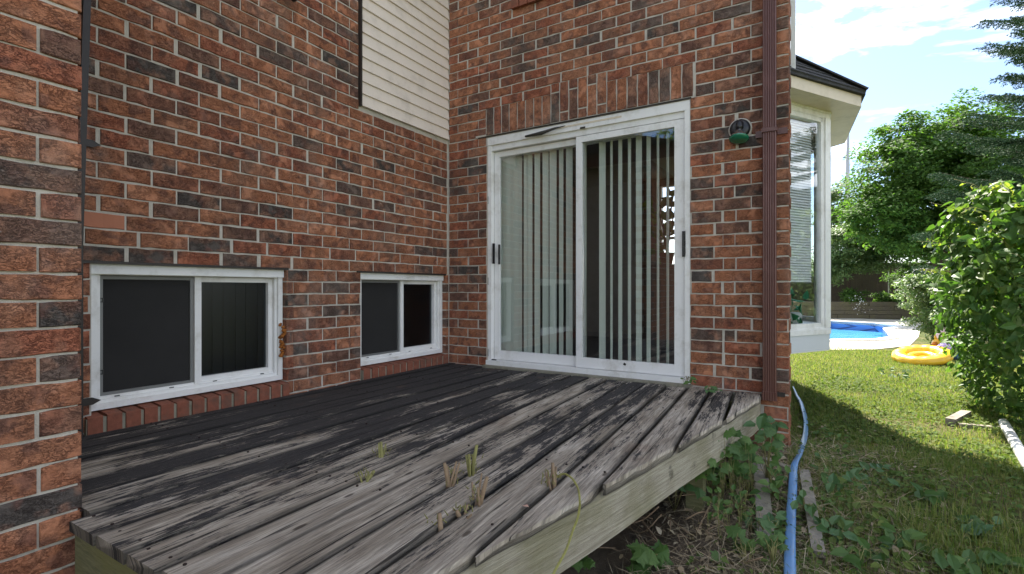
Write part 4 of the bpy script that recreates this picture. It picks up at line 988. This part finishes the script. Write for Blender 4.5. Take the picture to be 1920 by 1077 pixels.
# ---------------------------------------------------------------- leafy weeds by the deck corner
leafmesh = {}
def leaf_me(kind, mat):
    k = (kind, mat.name)
    if k not in leafmesh:
        m = MB()
        if kind == 'lobed': m.add(LOB_V, LOB_F)
        else: m.add(LEAF_V, LEAF_F)
        leafmesh[k] = m.mesh('leaf', mat)
    return leafmesh[k]
def weed(label, base, leaves, kind='lobed', mat=M_WEED, cat='weed', group='weeds growing at the deck corner', name='weed', stemmat=M_TWIGG):
    """leaves: list of (point, size)"""
    t_ = thing(name, base, label, cat, group); m = MB(); bs = Vector(base)
    for p, s_ in leaves:
        p = Vector(p); far_ = (p-bs).length > .22 and bs.z < -.3 and len(leaves) > 25
        b0_ = bs if not far_ else Vector((p.x+random.uniform(-.02, .02), p.y+random.uniform(-.02, .02), float(ground(p.x, p.y))))
        mid = (b0_+p)/2+Vector((random.uniform(-.03, .03), random.uniform(-.03, .03), .03)); m.tube([b0_, mid, p], [.0022, .0016, .001] if not far_ else [.0012, .001, .0008], 4)
    m.build('stem', stemmat, t_, kind='stuff' if len(leaves) > 25 else None)
    for p, s_ in leaves:
        o = link('leaf', leaf_me(kind, mat), t_, Vector(p)); tocam = Vector(CAM)-Vector(p); az = math.atan2(tocam.y, tocam.x)+random.uniform(-.8, .8)
        nrm = Vector((math.cos(az)*.6, math.sin(az)*.6, random.uniform(.5, 1.0))).normalized()
        q_ = nrm.to_track_quat('Z', 'Y'); o.rotation_euler = (q_ @ Matrix.Rotation(random.uniform(0, 6.28), 3, 'Z').to_quaternion()).to_euler(); o.scale = (s_,)*3
    return t_
def cloud(x0, x1, y0, y1, d0, d1, n, s0, s1): return [(P(random.uniform(x0, x1), random.uniform(y0, y1), random.uniform(d0, d1)), random.uniform(s0, s1)) for _ in range(n)]
weed('bushy weed with bright lobed leaves hanging at the right end of the deck rim', ong(1370, 905), cloud(1345, 1412, 812, 888, 2.72, 2.86, 52, .04, .07))
weed('low bluish-green broad leaves right below the brown downspout', ong(1440, 850), cloud(1415, 1465, 778, 808, 3.0, 3.1, 9, .07, .105), 'simple', M_WEEDB)
weed('loose weed with bright pointed leaves between the deck end and the blue hose', ong(1440, 905), cloud(1412, 1478, 808, 862, 2.75, 2.95, 20, .035, .07), 'lobed', M_WEED)
weed('five-fingered creeper leaf in the dark gap under the deck', ong(1265, 960), [(P(1245, 888, 2.6), .075), (P(1262, 880, 2.6), .075), (P(1285, 895, 2.58), .075), (P(1262, 908, 2.6), .07), (P(1283, 912, 2.58), .07)], 'simple', M_WEEDB)
weed('trailing weed left of the bushy one in the shadow', ong(1330, 930), cloud(1290, 1350, 860, 920, 2.6, 2.8, 10, .05, .08))
weed('small weed with round leaves beside the left buried board', ong(1450, 935), cloud(1425, 1478, 870, 930, 2.6, 2.8, 16, .04, .07), 'simple')
weed('bright lobed weed at the bottom edge below the deck', ong(1215, 1060), cloud(1190, 1260, 1030, 1075, 2.25, 2.35, 16, .06, .09))
weed('leafy weed at the bottom edge left of the blue hose', ong(1400, 1060), cloud(1350, 1460, 1000, 1075, 2.3, 2.5, 34, .04, .08))
weed('dark glossy weed in front of the hose', ong(1440, 1010), cloud(1400, 1465, 960, 1010, 2.45, 2.55, 18, .05, .08), 'simple', M_WEEDB)
weed('weed leaning over the blue hose from the right board', ong(1510, 960), cloud(1485, 1530, 920, 965, 2.5, 2.6, 8, .05, .07), 'simple', M_WEEDB)
weed('small weed in the shadow at the foot of the rope', ong(1090, 1060), cloud(1075, 1110, 1035, 1065, 2.2, 2.25, 6, .04, .06))
weed('pale weed at the bottom of the boards right of the hose', ong(1500, 1050), cloud(1485, 1530, 1035, 1070, 2.3, 2.35, 8, .045, .07), 'lobed')
weed('small tuft growing where the door sill meets the brick', onz(1290, 716, .0), cloud(1280, 1300, 706, 722, 3.15, 3.2, 8, .02, .045), 'simple', M_WEED)
weed('flat dark green tuft on the deck beside the brick base', onz(1335, 733, .0), cloud(1320, 1350, 726, 735, 3.1, 3.15, 10, .02, .05), 'simple', M_WEEDB)
weed('tangle of small ground weeds left of the first buried board', ong(1380, 960), cloud(1330, 1420, 920, 975, 2.4, 2.7, 40, .025, .05), 'simple')
weed('dense low weeds around the hose bottom, left side', ong(1450, 1060), cloud(1430, 1475, 1000, 1075, 2.25, 2.5, 40, .025, .05), 'lobed')
weed('pale weedy patch between the hose and the sunny lawn', ong(1560, 880), [(ong(random.uniform(1520, 1600), random.uniform(800, 960), random.uniform(.02, .07)), random.uniform(.025, .05)) for _ in range(60)], 'simple')
weed('weedy patch in the middle of the shaded lawn', ong(1640, 960), [(ong(random.uniform(1560, 1720), random.uniform(860, 1070), random.uniform(.02, .07)), random.uniform(.025, .055)) for _ in range(90)], 'simple', M_COVER)
for (x, y, c_, la_) in ((1640, 888, 5, 'wide flat weed in the shaded lawn'), (1700, 1010, 7, 'pale leafed weed low in the shaded lawn'), (1590, 900, 7, 'weed nearest the hose in the lawn'), (1840, 985, 6, 'pale weed near the right edge of the shaded lawn'), (1560, 990, 8, 'weed with broad leaves below the board'), (1870, 1050, 7, 'pale weed in the lower right corner'), (1740, 930, 7, 'weed in the middle of the shaded lawn'), (1680, 700, 8, 'sunlit weed beyond the shade line'), (1620, 1040, 8, 'bright upright weed at the bottom of the lawn'), (1790, 1060, 8, 'weed cluster at the bottom edge of the lawn')):
    d = 943.5*1.2/(y-541)*.98
    weed(la_, ong(x, y), [(ong(x+random.uniform(-32, 32), y+random.uniform(-12, 12), random.uniform(.03, .07)), random.uniform(.045, .085)) for _ in range(c_*2)], 'simple', random.choice([M_WEED, M_WEEDB]), group='broad weeds growing in the lawn')
# ================================================================ VINE
def vine():
    c0 = ong(2008, 800); c0[2] = ground(c0[0], c0[1]); cx, cy = c0[0], c0[1]; z0, z1 = float(c0[2])-.02, 1.62
    t_ = thing('climbing_vine', (cx, cy, z0), 'tall bushy vine with glossy green leaves and yellow young shoots at the right edge', 'vine')
    m = MB()
    for k in range(10):
        a = k/10*6.28; pts = [(cx+.12*math.cos(a), cy+.12*math.sin(a), z0)]
        for j in range(1, 6): pts.append((cx+(.12+.07*j)*math.cos(a+j*.3), cy+(.12+.07*j)*math.sin(a+j*.3), z0+(z1-z0)*j/5.5))
        m.tube(pts, [.02, .016, .013, .01, .008, .005], 6)
    m.build('trunk', M_BARK, t_)
    n = 11000; a = rng.random(n)*6.28; u = rng.random(n)**.8; z = z0+.05+(z1-z0)*u
    rad = .80*np.sqrt(np.clip(1-(np.abs(u-.38)/.70)**2.6, .05, 1))*(1+.20*np.sin(3*a+5*u)+.15*np.sin(7*a-9*u)+.07*np.sin(15*a+17*u))*(.72+.34*rng.random(n)**.5)
    rad *= np.where(u < .35, .72+u*.8, 1)
    pos = np.stack([cx+rad*np.cos(a), cy+rad*np.sin(a), z+.05*np.sin(5*a)], 1)
    nr = np.stack([np.cos(a), np.sin(a), np.full(n, .55)], 1)+rng.normal(0, .6, (n, 3)); M = frames(nr, np.pi+rng.normal(0, 1.1, n)); sc = rng.uniform(.035, .115, n)*(.75+.5*u)
    d = ((pos-CAM)**2).sum(1)**.5; vis = (pos-np.array([cx, cy, 0]))[:, :2] @ (CAM[:2]-np.array([cx, cy])); outer = rad > .80
    order = np.argsort(d-.3*outer); 
    px = 960+FPX*((pos[:, 0]-CAM[0])*cth+(pos[:, 1]-CAM[1])*sth)/(-(pos[:, 0]-CAM[0])*sth+(pos[:, 1]-CAM[1])*cth)
    sel = [i for i in order if px[i] < 1925][:290]; mask = np.ones(n, bool); mask[sel] = False
    V, F = scatter(LEAF_V, LEAF_F, pos[mask], M[mask], sc[mask]); bulk('foliage', V, F, M_VINE, t_, kind='stuff')
    me = leaf_me('simple', M_VINE)
    for i in sel:
        o = link('leaf', me, t_, Vector(pos[i])); o.rotation_euler = Matrix(M[i].tolist()).to_euler(); o.scale = (sc[i],)*3
    # young yellow shoots reaching left and up
    for k in range(80):
        a = rng.uniform(1.6, 4.4) if k % 2 else rng.uniform(0, 6.28); u = rng.uniform(.55, 1.0); r_ = .72*math.sqrt(max(1-((u-.42)/.66)**4, .05)); b_ = Vector((cx+r_*math.cos(a), cy+r_*math.sin(a), z0+(z1-z0)*u))
        d = Vector((math.cos(a), math.sin(a), rng.uniform(.1, .9))).normalized(); ln = rng.uniform(.14, .42); e = b_+d*ln+Vector((0, 0, -.03)); m = MB(); m.tube([b_, b_+d*ln*.5+Vector((0, 0, .02)), e], [.003, .002, .001], 4)
        s_ = m.build('shoot', M_TWIGG, t_); nn = 9; ts = rng.random(nn); pp = np.array([b_+(e-b_)*t for t in ts]); nr = rng.normal(0, .7, (nn, 3)); nr[:, 2] += .8
        V, F = scatter(LEAF_V, LEAF_F, pp, frames(nr, rng.random(nn)*6.28), rng.uniform(.02, .065, nn)*(1.2-.7*ts)); bulk('young_leaves', V, F, M_VINEY if k % 3 else M_VINE, s_, kind='stuff')
vine()
# ================================================================ TREES AND SHRUBS
def crown(name, parent, c, rx, ry, rz, clumps, per, cl_r, leaf, mat, tv=DIA_V, tf=DIA_F, flat=.55, droop=0.0, bias=None, shell=.55):
    c = np.asarray(c); P_ = []; N_ = []
    for k in range(clumps):
        v = rng.normal(0, 1, 3); v /= np.linalg.norm(v); r_ = shell+(1-shell)*rng.random()
        if k % 4 == 0: r_ *= .6
        cc = c+v*r_*np.array([rx, ry, rz])*(1+.14*math.sin(v[0]*5+v[2]*7))
        n = per; q = rng.normal(0, 1, (n, 3)); q /= np.linalg.norm(q, axis=1, keepdims=True); q *= (rng.random(n)**.45)[:, None]*cl_r*rng.uniform(.7, 1.25)
        q[:, 2] = q[:, 2]*flat-droop*np.hypot(q[:, 0], q[:, 1]); P_.append(cc+q); N_.append(np.array([0, 0, .9])+v*.5+rng.normal(0, .45, (n, 3)))
    pos = np.concatenate(P_); nr = np.concatenate(N_); n = len(pos)
    V, F = scatter(tv, tf, pos, frames(nr, rng.random(n)*6.28), rng.uniform(.65, 1.25, n)*leaf); return bulk(name, V, F, mat, parent, kind='stuff')
def tree(name, label, cat, base, trunk_h, r_, crowns, mat, leaf=.13, group=None, limbs=7, **k):
    t_ = thing(name, base, label, cat, group); bs = Vector(base); m = MB(); top = Vector(crowns[0][0]); 
    m.tube([bs-Vector((0, 0, .1)), bs+(top-bs)*.35+Vector((.05, 0, 0)), bs+(top-bs)*.75, top], [r_*1.15, r_, r_*.7, r_*.3], 9); m.build('trunk', M_BARK, t_)
    for j in range(limbs):
        cc = crowns[j % len(crowns)]; v = Vector(rng.normal(0, 1, 3)); v.z = abs(v.z)*.6; v.normalize(); s_ = bs+(top-bs)*random.uniform(.4, .8); e = Vector(cc[0])+Vector((v.x*cc[1]*.75, v.y*cc[1]*.75, v.z*cc[3]*.6))
        m = MB(); m.tube([s_, (s_+e)/2+Vector((0, 0, -.05)), e], [r_*.35, r_*.2, r_*.07], 6); m.build('limb', M_BARK, t_)
    for cc in crowns: crown('crown', t_, cc[0], cc[1], cc[2], cc[3], cc[4], cc[5], cc[6], leaf, mat, **k)
    return t_
GZ = -.45
def P2(px, z, d): p = P(px, 541, d); return np.array([p[0], p[1], z])
def gpt(px, depth): p = P(px, 541, depth); return np.array([p[0], p[1], GZ])
b0 = gpt(1765, 18.5)
tree('maple_tree', 'large dark green maple tree filling the view behind the pool', 'tree', b0, 2, .16,
     [(P(1765, 340, 18.5), 2.9, 2.6, 2.6, 260, 150, .6), (P(1690, 330, 18.2), 1.7, 1.7, 1.7, 70, 130, .5), (P(1640, 410, 17.8), 1.3, 1.3, 1.0, 45, 130, .45), (P(1780, 265, 18.5), 1.6, 1.5, 1.5, 80, 130, .45), (P(1870, 300, 18.5), 1.8, 1.5, 1.9, 90, 130, .5), (P(1700, 270, 18.5), 1.0, 1.0, 1.0, 40, 130, .4), (P(1850, 400, 18), 2.0, 1.8, 1.5, 60, 120, .5), (P(1720, 440, 17.6), 1.5, 1.3, .8, 50, 120, .45), (P(1800, 450, 19.5), 2.2, .8, .8, 70, 120, .5), (P(1650, 455, 20.5), 1.4, .8, .6, 40, 120, .45)], M_MAPLE, .135, droop=.25)
tree('pale_shrub', 'pale grey-green rounded shrub beside the bay window corner', 'shrub', P2(1592, .15, 20.6), 1, .06,
     [(P(1585, 462, 20.6), 1.15, 1.0, .95, 75, 130, .36), (P(1635, 488, 20.4), .75, .6, .5, 35, 110, .3), (P(1560, 505, 20.4), .9, .6, .5, 35, 110, .3)], M_PALE, .10, droop=.2)
tree('distant_tree', 'pale distant tree seen behind the grey pole', 'tree', gpt(1570, 34), 2, .14, [(P(1568, 400, 34), 1.5, 1.5, 2.4, 70, 90, .6)], M_PALE, .2)
tree('cedar_shrub', 'dark shrub in shadow behind the pool deck', 'shrub', P2(1715, .15, 20.4), 1, .05, [(P(1715, 520, 20.4), .8, .6, .9, 60, 120, .32)], M_MAPLE, .09)
# flowering shrub, middle distance
fb = gpt(1745, 9.3)
fs_ = tree('flowering_shrub', 'light green shrub with small white flowers beyond the vine', 'shrub', fb, 1, .03,
     [(P(1745, 560, 9.3), .48, .45, .40, 55, 130, .16), (P(1765, 610, 9.0), .42, .4, .35, 45, 130, .15), (P(1720, 530, 9.3), .32, .3, .2, 25, 90, .13), (P(1795, 590, 8.6), .35, .35, .5, 40, 120, .15)], leafmat('variegated_leaf', [(.09,.17,.05), (.15,.24,.09), (.28,.33,.2), (.07,.14,.04)], .3), .05)
n = 230; q = rng.normal(0, 1, (n, 3)); q /= np.linalg.norm(q, axis=1, keepdims=True); pos = P(1730, 535, 9.2)+q*np.array([.42, .4, .30]); V, F = scatter(DIA_V, DIA_F, pos, frames(rng.normal(0, 1, (n, 3)), rng.random(n)*6.28), rng.uniform(.02, .035, n)); bulk('flowers', V, F, M_FLOWER, fs_, kind='stuff')
# spruce
def spruce(label, base, height, spread, seed, zmin=.1, n_wh=26):
    rr = np.random.default_rng(seed); t_ = thing('spruce_tree', base, label, 'tree', 'spruce trees beside the yard'); bs = Vector(base); m = MB()
    m.tube([bs, bs+Vector((0, 0, height*.5)), bs+Vector((0, 0, height))], [.16, .10, .02], 8); m.build('trunk', M_BARK, t_)
    Pn, Nn, Sn = [], [], []; bm_ = MB()
    for wlv in range(n_wh):
        u = zmin+(1-zmin)*wlv/n_wh; z = base[2]+height*u; ln = spread*(1-u)**.75+.15
        for k in range(9):
            z = base[2]+height*u+rr.normal(0, .10); up_ = rr.uniform(-.06, .12)
            a = rr.random()*6.28; l = ln*rr.uniform(.65, 1.12); d = np.array([math.cos(a), math.sin(a), 0.]); ps_ = []
            for j in range(6):
                t = j/5; ps_.append(np.array([bs.x, bs.y, z])+d*l*t+np.array([0, 0, -.16*l*math.sin(t*2.3)+.10*l*t*t+up_*l*t]))
            bm_.tube(ps_, [.02*(1-t/5.5) for t in range(6)], 4)
            side = np.array([-d[1], d[0], 0])
            for t in np.linspace(.18, 1, max(5, int(l/.085))):
                c_ = np.array([np.interp(t*5, range(6), [p[i] for p in ps_]) for i in range(3)])
                for sgn in (-1, 1, 0):
                    tl = l*.24*(1-t*.6)*rr.uniform(.6, 1.2)+.07; dr = side*sgn+d*(.8 if sgn else 1)+np.array([0, 0, -.18]); dr /= np.linalg.norm(dr); nn = int(tl/.009)+5
                    tt = rr.random(nn)[:, None]; q = c_+dr*tl*tt; Pn.append(q+rr.normal(0, .008, (nn, 3))); Nn.append(np.tile(dr, (nn, 1))+rr.normal(0, .75, (nn, 3)))
    m = bm_; m.build('limb', M_BARK, t_, kind='stuff'); pos = np.concatenate(Pn); dr = np.concatenate(Nn); n = len(pos); dr /= np.linalg.norm(dr, axis=1, keepdims=True)
    wv = np.cross(dr, rr.normal(0, 1, (n, 3))); wv /= np.linalg.norm(wv, axis=1, keepdims=True); ln = rr.uniform(.035, .06, n)[:, None]; V = np.stack([pos-wv*.009, pos+wv*.009, pos+dr*ln], 1).reshape(-1, 3)
    F = np.arange(n*3).reshape(-1, 3); bulk('needles', V, F, M_SPRUCE, t_, kind='stuff')
sb = gpt(2118, 9.5); spruce('tall dark spruce reaching in from the right edge of the picture', sb, 12.5, 3.1, 3, .09, 46)
spruce('spruce standing to the right outside the frame, mirrored in the bay window', (11.5, 6.0, GZ), 8.0, 2.6, 5, .05, 16)
# trees behind the photographer, mirrored in the door glass
tree('maple_tree', 'leafy tree behind the photographer, mirrored in the patio door glass', 'tree', (-2.2, -13, GZ), 2, .15, [((-2.0, -12.5, 6.6), 2.8, 2.2, 2.3, 44, 80, .5), ((1.5, -13.5, 6.0), 2.4, 2.0, 2.3, 60, 90, .5)], M_MAPLE, .16)
# ================================================================ POOL AREA
ZP = GZ
pool_px = [(1300, 640), (1560, 638), (1640, 637), (1668, 633), (1662, 624), (1655, 617), (1683, 613), (1640, 607), (1560, 603), (1300, 600)]
poly = [tuple(onz(x, y, ZP+.02)[:2]) for x, y in pool_px]
pl = thing('swimming_pool', (poly[3][0]-3, poly[3][1]+2, ZP), 'blue in-ground swimming pool with patterned liner and white coping', 'swimming pool')
def grow(poly, k):
    n = len(poly); res = []
    a = sum(poly[i][0]*poly[(i+1)%n][1]-poly[(i+1)%n][0]*poly[i][1] for i in range(n)); s_ = 1 if a > 0 else -1
    for i in range(n):
        p0, p1, p2 = (np.array(poly[(i+j) % n]) for j in (-1, 0, 1)); d1 = (p1-p0)/np.linalg.norm(p1-p0); d2 = (p2-p1)/np.linalg.norm(p2-p1)
        nn = np.array([d1[1]+d2[1], -d1[0]-d2[0]])*s_; nn /= max(np.linalg.norm(nn), .3); res.append(tuple(p1+nn*k))
    return res
M_LINER, tl_, bl_, _o = newmat('blue_patterned_liner')
uv = N(tl_, 'ShaderNodeTexCoord').outputs['Object']; sp = N(tl_, 'ShaderNodeSeparateXYZ'); L(tl_, uv, sp.inputs[0])
u_ = math_(tl_, 'MULTIPLY', math_(tl_, 'ADD', sp.outputs[0], sp.outputs[1]), 2.6); zz_ = math_(tl_, 'MULTIPLY', math_(tl_, 'ABSOLUTE', math_(tl_, 'ADD', sp.outputs[2], .56)), 5.0)
saw = math_(tl_, 'FRACT', math_(tl_, 'ADD', u_, zz_)); pat = ramp(tl_, saw, [(0, 1.0), (.22, 1.0), (.3, 0.0), (1, 0.0)])
L(tl_, mixc(tl_, pat, (.06,.20,.56), (.02,.06,.22)), bl_.inputs['Base Color']); bl_.inputs['Roughness'].default_value = .4
n = len(poly); m = MB(); zt, zb = ZP+.02, ZP-1.2; m.add([(x, y, zt) for x, y in poly]+[(x, y, zb) for x, y in poly], [(i, (i+1) % n, n+(i+1) % n, n+i) for i in range(n)]+[tuple(range(n, 2*n))]); m.build('liner', M_LINER, pl)
mw, tw_, bw_, ow_ = newmat('pool_water'); bw_.inputs['Base Color'].default_value = (.09,.36,.62,1); bw_.inputs['Roughness'].default_value = .06; cw, _ = objcoord(tw_, False); bump(tw_, bw_, noise(tw_, cw, 5, 4), .25, .03)
m = MB(); m.add([(x, y, ZP-.24) for x, y in poly], [tuple(range(n))]); m.build('water', mw, pl)
m = MB(); g1 = grow(poly, .22); m.add([(x, y, ZP+.045) for x, y in poly]+[(x, y, ZP+.045) for x, y in g1]+[(x, y, ZP-.05) for x, y in poly]+[(x, y, ZP-.02) for x, y in g1], [(i, (i+1) % n, n+(i+1) % n, n+i) for i in range(n)]+[(i, 2*n+i, 2*n+(i+1) % n, (i+1) % n) for i in range(n)]+[(n+i, n+(i+1) % n, 3*n+(i+1) % n, 3*n+i) for i in range(n)]); m.build('coping', plain('white_coping', (.74,.73,.70), .6), pl)
# concrete deck around the pool
outer_px = [(1300, 658), (1560, 656), (1640, 655), (1706, 648), (1722, 632), (1726, 618), (1730, 605), (1690, 600), (1560, 596), (1300, 594)]
og = [tuple(onz(x, y, ZP+.012)[:2]) for x, y in outer_px]
m = MB(); m.add([(x, y, ZP+.012) for x, y in g1]+[(x, y, ZP+.012) for x, y in og]+[(x, y, ZP-.1) for x, y in og], [(i, (i+1) % n, n+(i+1) % n, n+i) for i in range(n)]+[(n+i, n+(i+1) % n, 2*n+(i+1) % n, 2*n+i) for i in range(n)])
m.build('pool_deck', M_CONCP, kind='structure')
# filler ground round the pool deck (the ground sheet is cut out here)
xs0, xs1, ys0, ys1 = -3.4, 6.9, 7.7, 20.4
cxx = [(xs0, ys0), (og[1][0], ys0), (og[2][0], ys0), (xs1, ys0), (xs1, og[4][1]), (xs1, og[5][1]), (xs1, ys1), (og[7][0], ys1), (og[8][0], ys1), (xs0, ys1)]
m = MB(); m.add([(x, y, ZP-.004) for x, y in og]+[(x, y, ZP-.004) for x, y in cxx], [(i, (i+1) % n, n+(i+1) % n, n+i) for i in range(n)]); m.build('ground', M_SOIL, kind='structure')
# retaining wall of timbers, fence
RWD = 19.6
def P2(px, z, d): p = P(px, 541, d); return np.array([p[0], p[1], z])
rt = thing('retaining_wall', P2(1640, GZ, RWD), 'low grey timber retaining wall behind the pool', 'retaining wall')
for k in range(4):
    x = 1480+random.uniform(-20, 0); zc = GZ+.08+k*.165
    while x < 1760:
        x2 = x+random.choice([60, 75, 90]); m = MB(); m.obox(P2(x+.5, zc, RWD+random.uniform(0, .03)), P2(x2-.5, zc, RWD+random.uniform(0, .03)), .14, .155); m.build('timber', M_TIMB, rt); x = x2
m = MB(); m.prism([tuple(P2(1470, 0, RWD+.05)[:2]), tuple(P2(1770, 0, RWD+.05)[:2]), tuple(P2(1770, 0, 23)[:2]), tuple(P2(1470, 0, 23)[:2])], GZ, GZ+.62); m.build('flower_bed', M_BARK, kind='structure')
fn = thing('wooden_fence', P2(1640, GZ+.62, 22.3), 'dark vertical board fence in deep shade behind the pool', 'fence')
for x in np.arange(1480, 1990, 6.6):
    m = MB(); a = P2(x, GZ+.4, 22.3); b_ = P2(x+6.2, GZ+.4, 22.3); h = 2.32+random.uniform(-.02, .02); d = (b_-a)/np.linalg.norm(b_-a); nn = np.array([d[1], -d[0], 0])*.02
    m.add([a, b_, b_+nn, a+nn]+[q+[0, 0, h-.4+.0] for q in (a, b_, b_+nn, a+nn)], [(3,2,1,0),(4,5,6,7),(0,1,5,4),(1,2,6,5),(2,3,7,6),(3,0,4,7)]); m.build('fence_board', M_FENCE, fn)
for zz in (.75, 1.7):
    m = MB(); m.obox(P2(1480, zz, 22.36), P2(1990, zz, 22.36), .05, .09); m.build('rail', M_FENCE, fn)
m = MB(); m.obox(P2(1666, .2, 22.1), P2(1666, 1.5, 22.1), .04, .04, (0, 1, 0)); m.build('white_stake', M_WHITE, thing('garden_stake', P2(1666, .2, 22.1), 'thin white stake standing against the dark fence', 'stake'))
# plants on the bed
tree('bed_shrub', 'small dark shrub on the raised bed with trailing white flowers', 'shrub', P2(1610, .17, 19.9), 1, .02, [(P(1600, 556, 19.8), .45, .4, .3, 26, 90, .2), (P(1660, 560, 20), .6, .4, .25, 26, 90, .2)], M_MAPLE, .09, group='plants on the raised bed')
n = 70; pos = P(1611, 571, 19.35)+rng.normal(0, 1, (n, 3))*np.array([.13, .1, .2]); V, F = scatter(DIA_V, DIA_F, pos, frames(rng.normal(0, 1, (n, 3)), rng.random(n)*6.28), rng.uniform(.03, .06, n)); bulk('trailing_flowers', V, F, M_FLOWER, label='trailing white flowers hanging over the timber wall', cat='flowers', kind='stuff')
# pole
pp_ = P2(1589, GZ, 38); po = thing('light_pole', pp_, 'tall pale grey street light pole beyond the trees', 'pole'); m = MB(); m.tube([pp_, pp_+[0, 0, 7], pp_+[0, 0, 13.2]], [.20, .17, .12], 12); m.tube([pp_+[0, 0, 13.1], pp_+[-.6, 0, 13.6], pp_+[-1.8, 0, 13.8]], .07, 8); m.build('shaft', plain('galvanised', (.42,.44,.46), .6, .4, .3), po)
# ---- inflatables
ic = ong(1728, 669, .10); fl = thing('yellow_inflatable_ring', ic, 'round yellow inflatable pool ring lying on the lawn with a small head', 'pool float')
mi, ti, bi_, oi_ = newmat('yellow_vinyl'); bi_.inputs['Base Color'].default_value = (.85,.50,.035,1); bi_.inputs['Roughness'].default_value = .25; bi_.inputs['Subsurface Weight'].default_value = .0
def torus(m, c, R_, r_, sq=.8, n=48, k=14, tiltv=(0, 0, 1), wr=0.0):
    q_ = Vector((0, 0, 1)).rotation_difference(Vector(tiltv).normalized()); vs = []
    for i in range(n):
        a = 2*math.pi*i/n; rr_ = r_*(1+wr*math.sin(a*12)*.5)
        for j in range(k):
            b_ = 2*math.pi*j/k; vs.append(Vector(c)+q_@Vector(((R_+rr_*math.cos(b_))*math.cos(a), (R_+rr_*math.cos(b_))*math.sin(a), rr_*sq*math.sin(b_))))
    m.add(vs, [(i*k+j, i*k+(j+1) % k, ((i+1) % n)*k+(j+1) % k, ((i+1) % n)*k+j) for i in range(n) for j in range(k)], 0, True)
tv_ = (-.12, -.22, 1)
m = MB(); torus(m, ic+np.array([0, 0, .02]), .285, .10, .75, tiltv=tv_, wr=.12); m.build('outer_ring', mi, fl)
m = MB(); torus(m, ic+np.array([0, 0, .0]), .15, .055, .7, tiltv=tv_); m.lathe([(.001, -.02), (.15, -.02), (.15, -.01), (.001, -.01)], ic, tv_, 24); m.build('inner_seat', mi, fl)
hc = P(1760, 645, 8.6); m = MB(); m.lathe([(.02, -.09), (.08, -.06), (.10, 0), (.08, .06), (.02, .09)], hc, (0, .2, 1), 16); m.build('head', mi, fl)
m = MB(); m.lathe([(.045, 0), (.03, .04), (.005, .07)], hc+np.array([-.06, -.07, 0]), (-.6, -.7, 0), 10); m.build('snout', plain('orange_vinyl', (.8,.25,.03), .3), fl)
for sx_ in (-.03, .035):
    m = MB(); m.lathe([(.02, 0), (.028, .05), (.005, .10)], hc+np.array([sx_, 0, .07]), (sx_*4, 0, 1), 8); m.build('ear', mi, fl)
fl2 = thing('purple_inflatable', ong(1785, 668), 'crumpled translucent purple and blue pool toy beside the yellow ring', 'pool float')
mp2 = plain('purple_vinyl', (.42,.32,.62), .2, .6, 0, .3, 8); mp3 = plain('blue_vinyl', (.08,.16,.60), .2, .6, 0, .2, 8); mp4 = plain('pink_white_vinyl', (.75,.55,.62), .25, .6, 0, .25, 8)
def puff(c, s_, mat, nm):
    m = MB(); v = []; kk, nn = 10, 16
    for i in range(kk+1):
        ph = math.pi*i/kk
        for j in range(nn):
            a = 2*math.pi*j/nn; rr_ = 1+.12*math.sin(5*a+3*ph)+.08*math.sin(9*a-2*ph); v.append((c[0]+s_[0]*rr_*math.sin(ph)*math.cos(a), c[1]+s_[1]*rr_*math.sin(ph)*math.sin(a), c[2]+s_[2]*math.cos(ph)*rr_))
    m.add(v, [(i*nn+j, i*nn+(j+1) % nn, (i+1)*nn+(j+1) % nn, (i+1)*nn+j) for i in range(kk) for j in range(nn)], 0, True); m.build(nm, mat, fl2)
puff(P(1783, 655, 8.3), (.17, .15, .14), mp2, 'purple_body'); puff(P(1800, 664, 8.1), (.14, .12, .09), mp3, 'blue_body'); puff(P(1775, 630, 8.5), (.13, .11, .13), mp4, 'pink_wing')
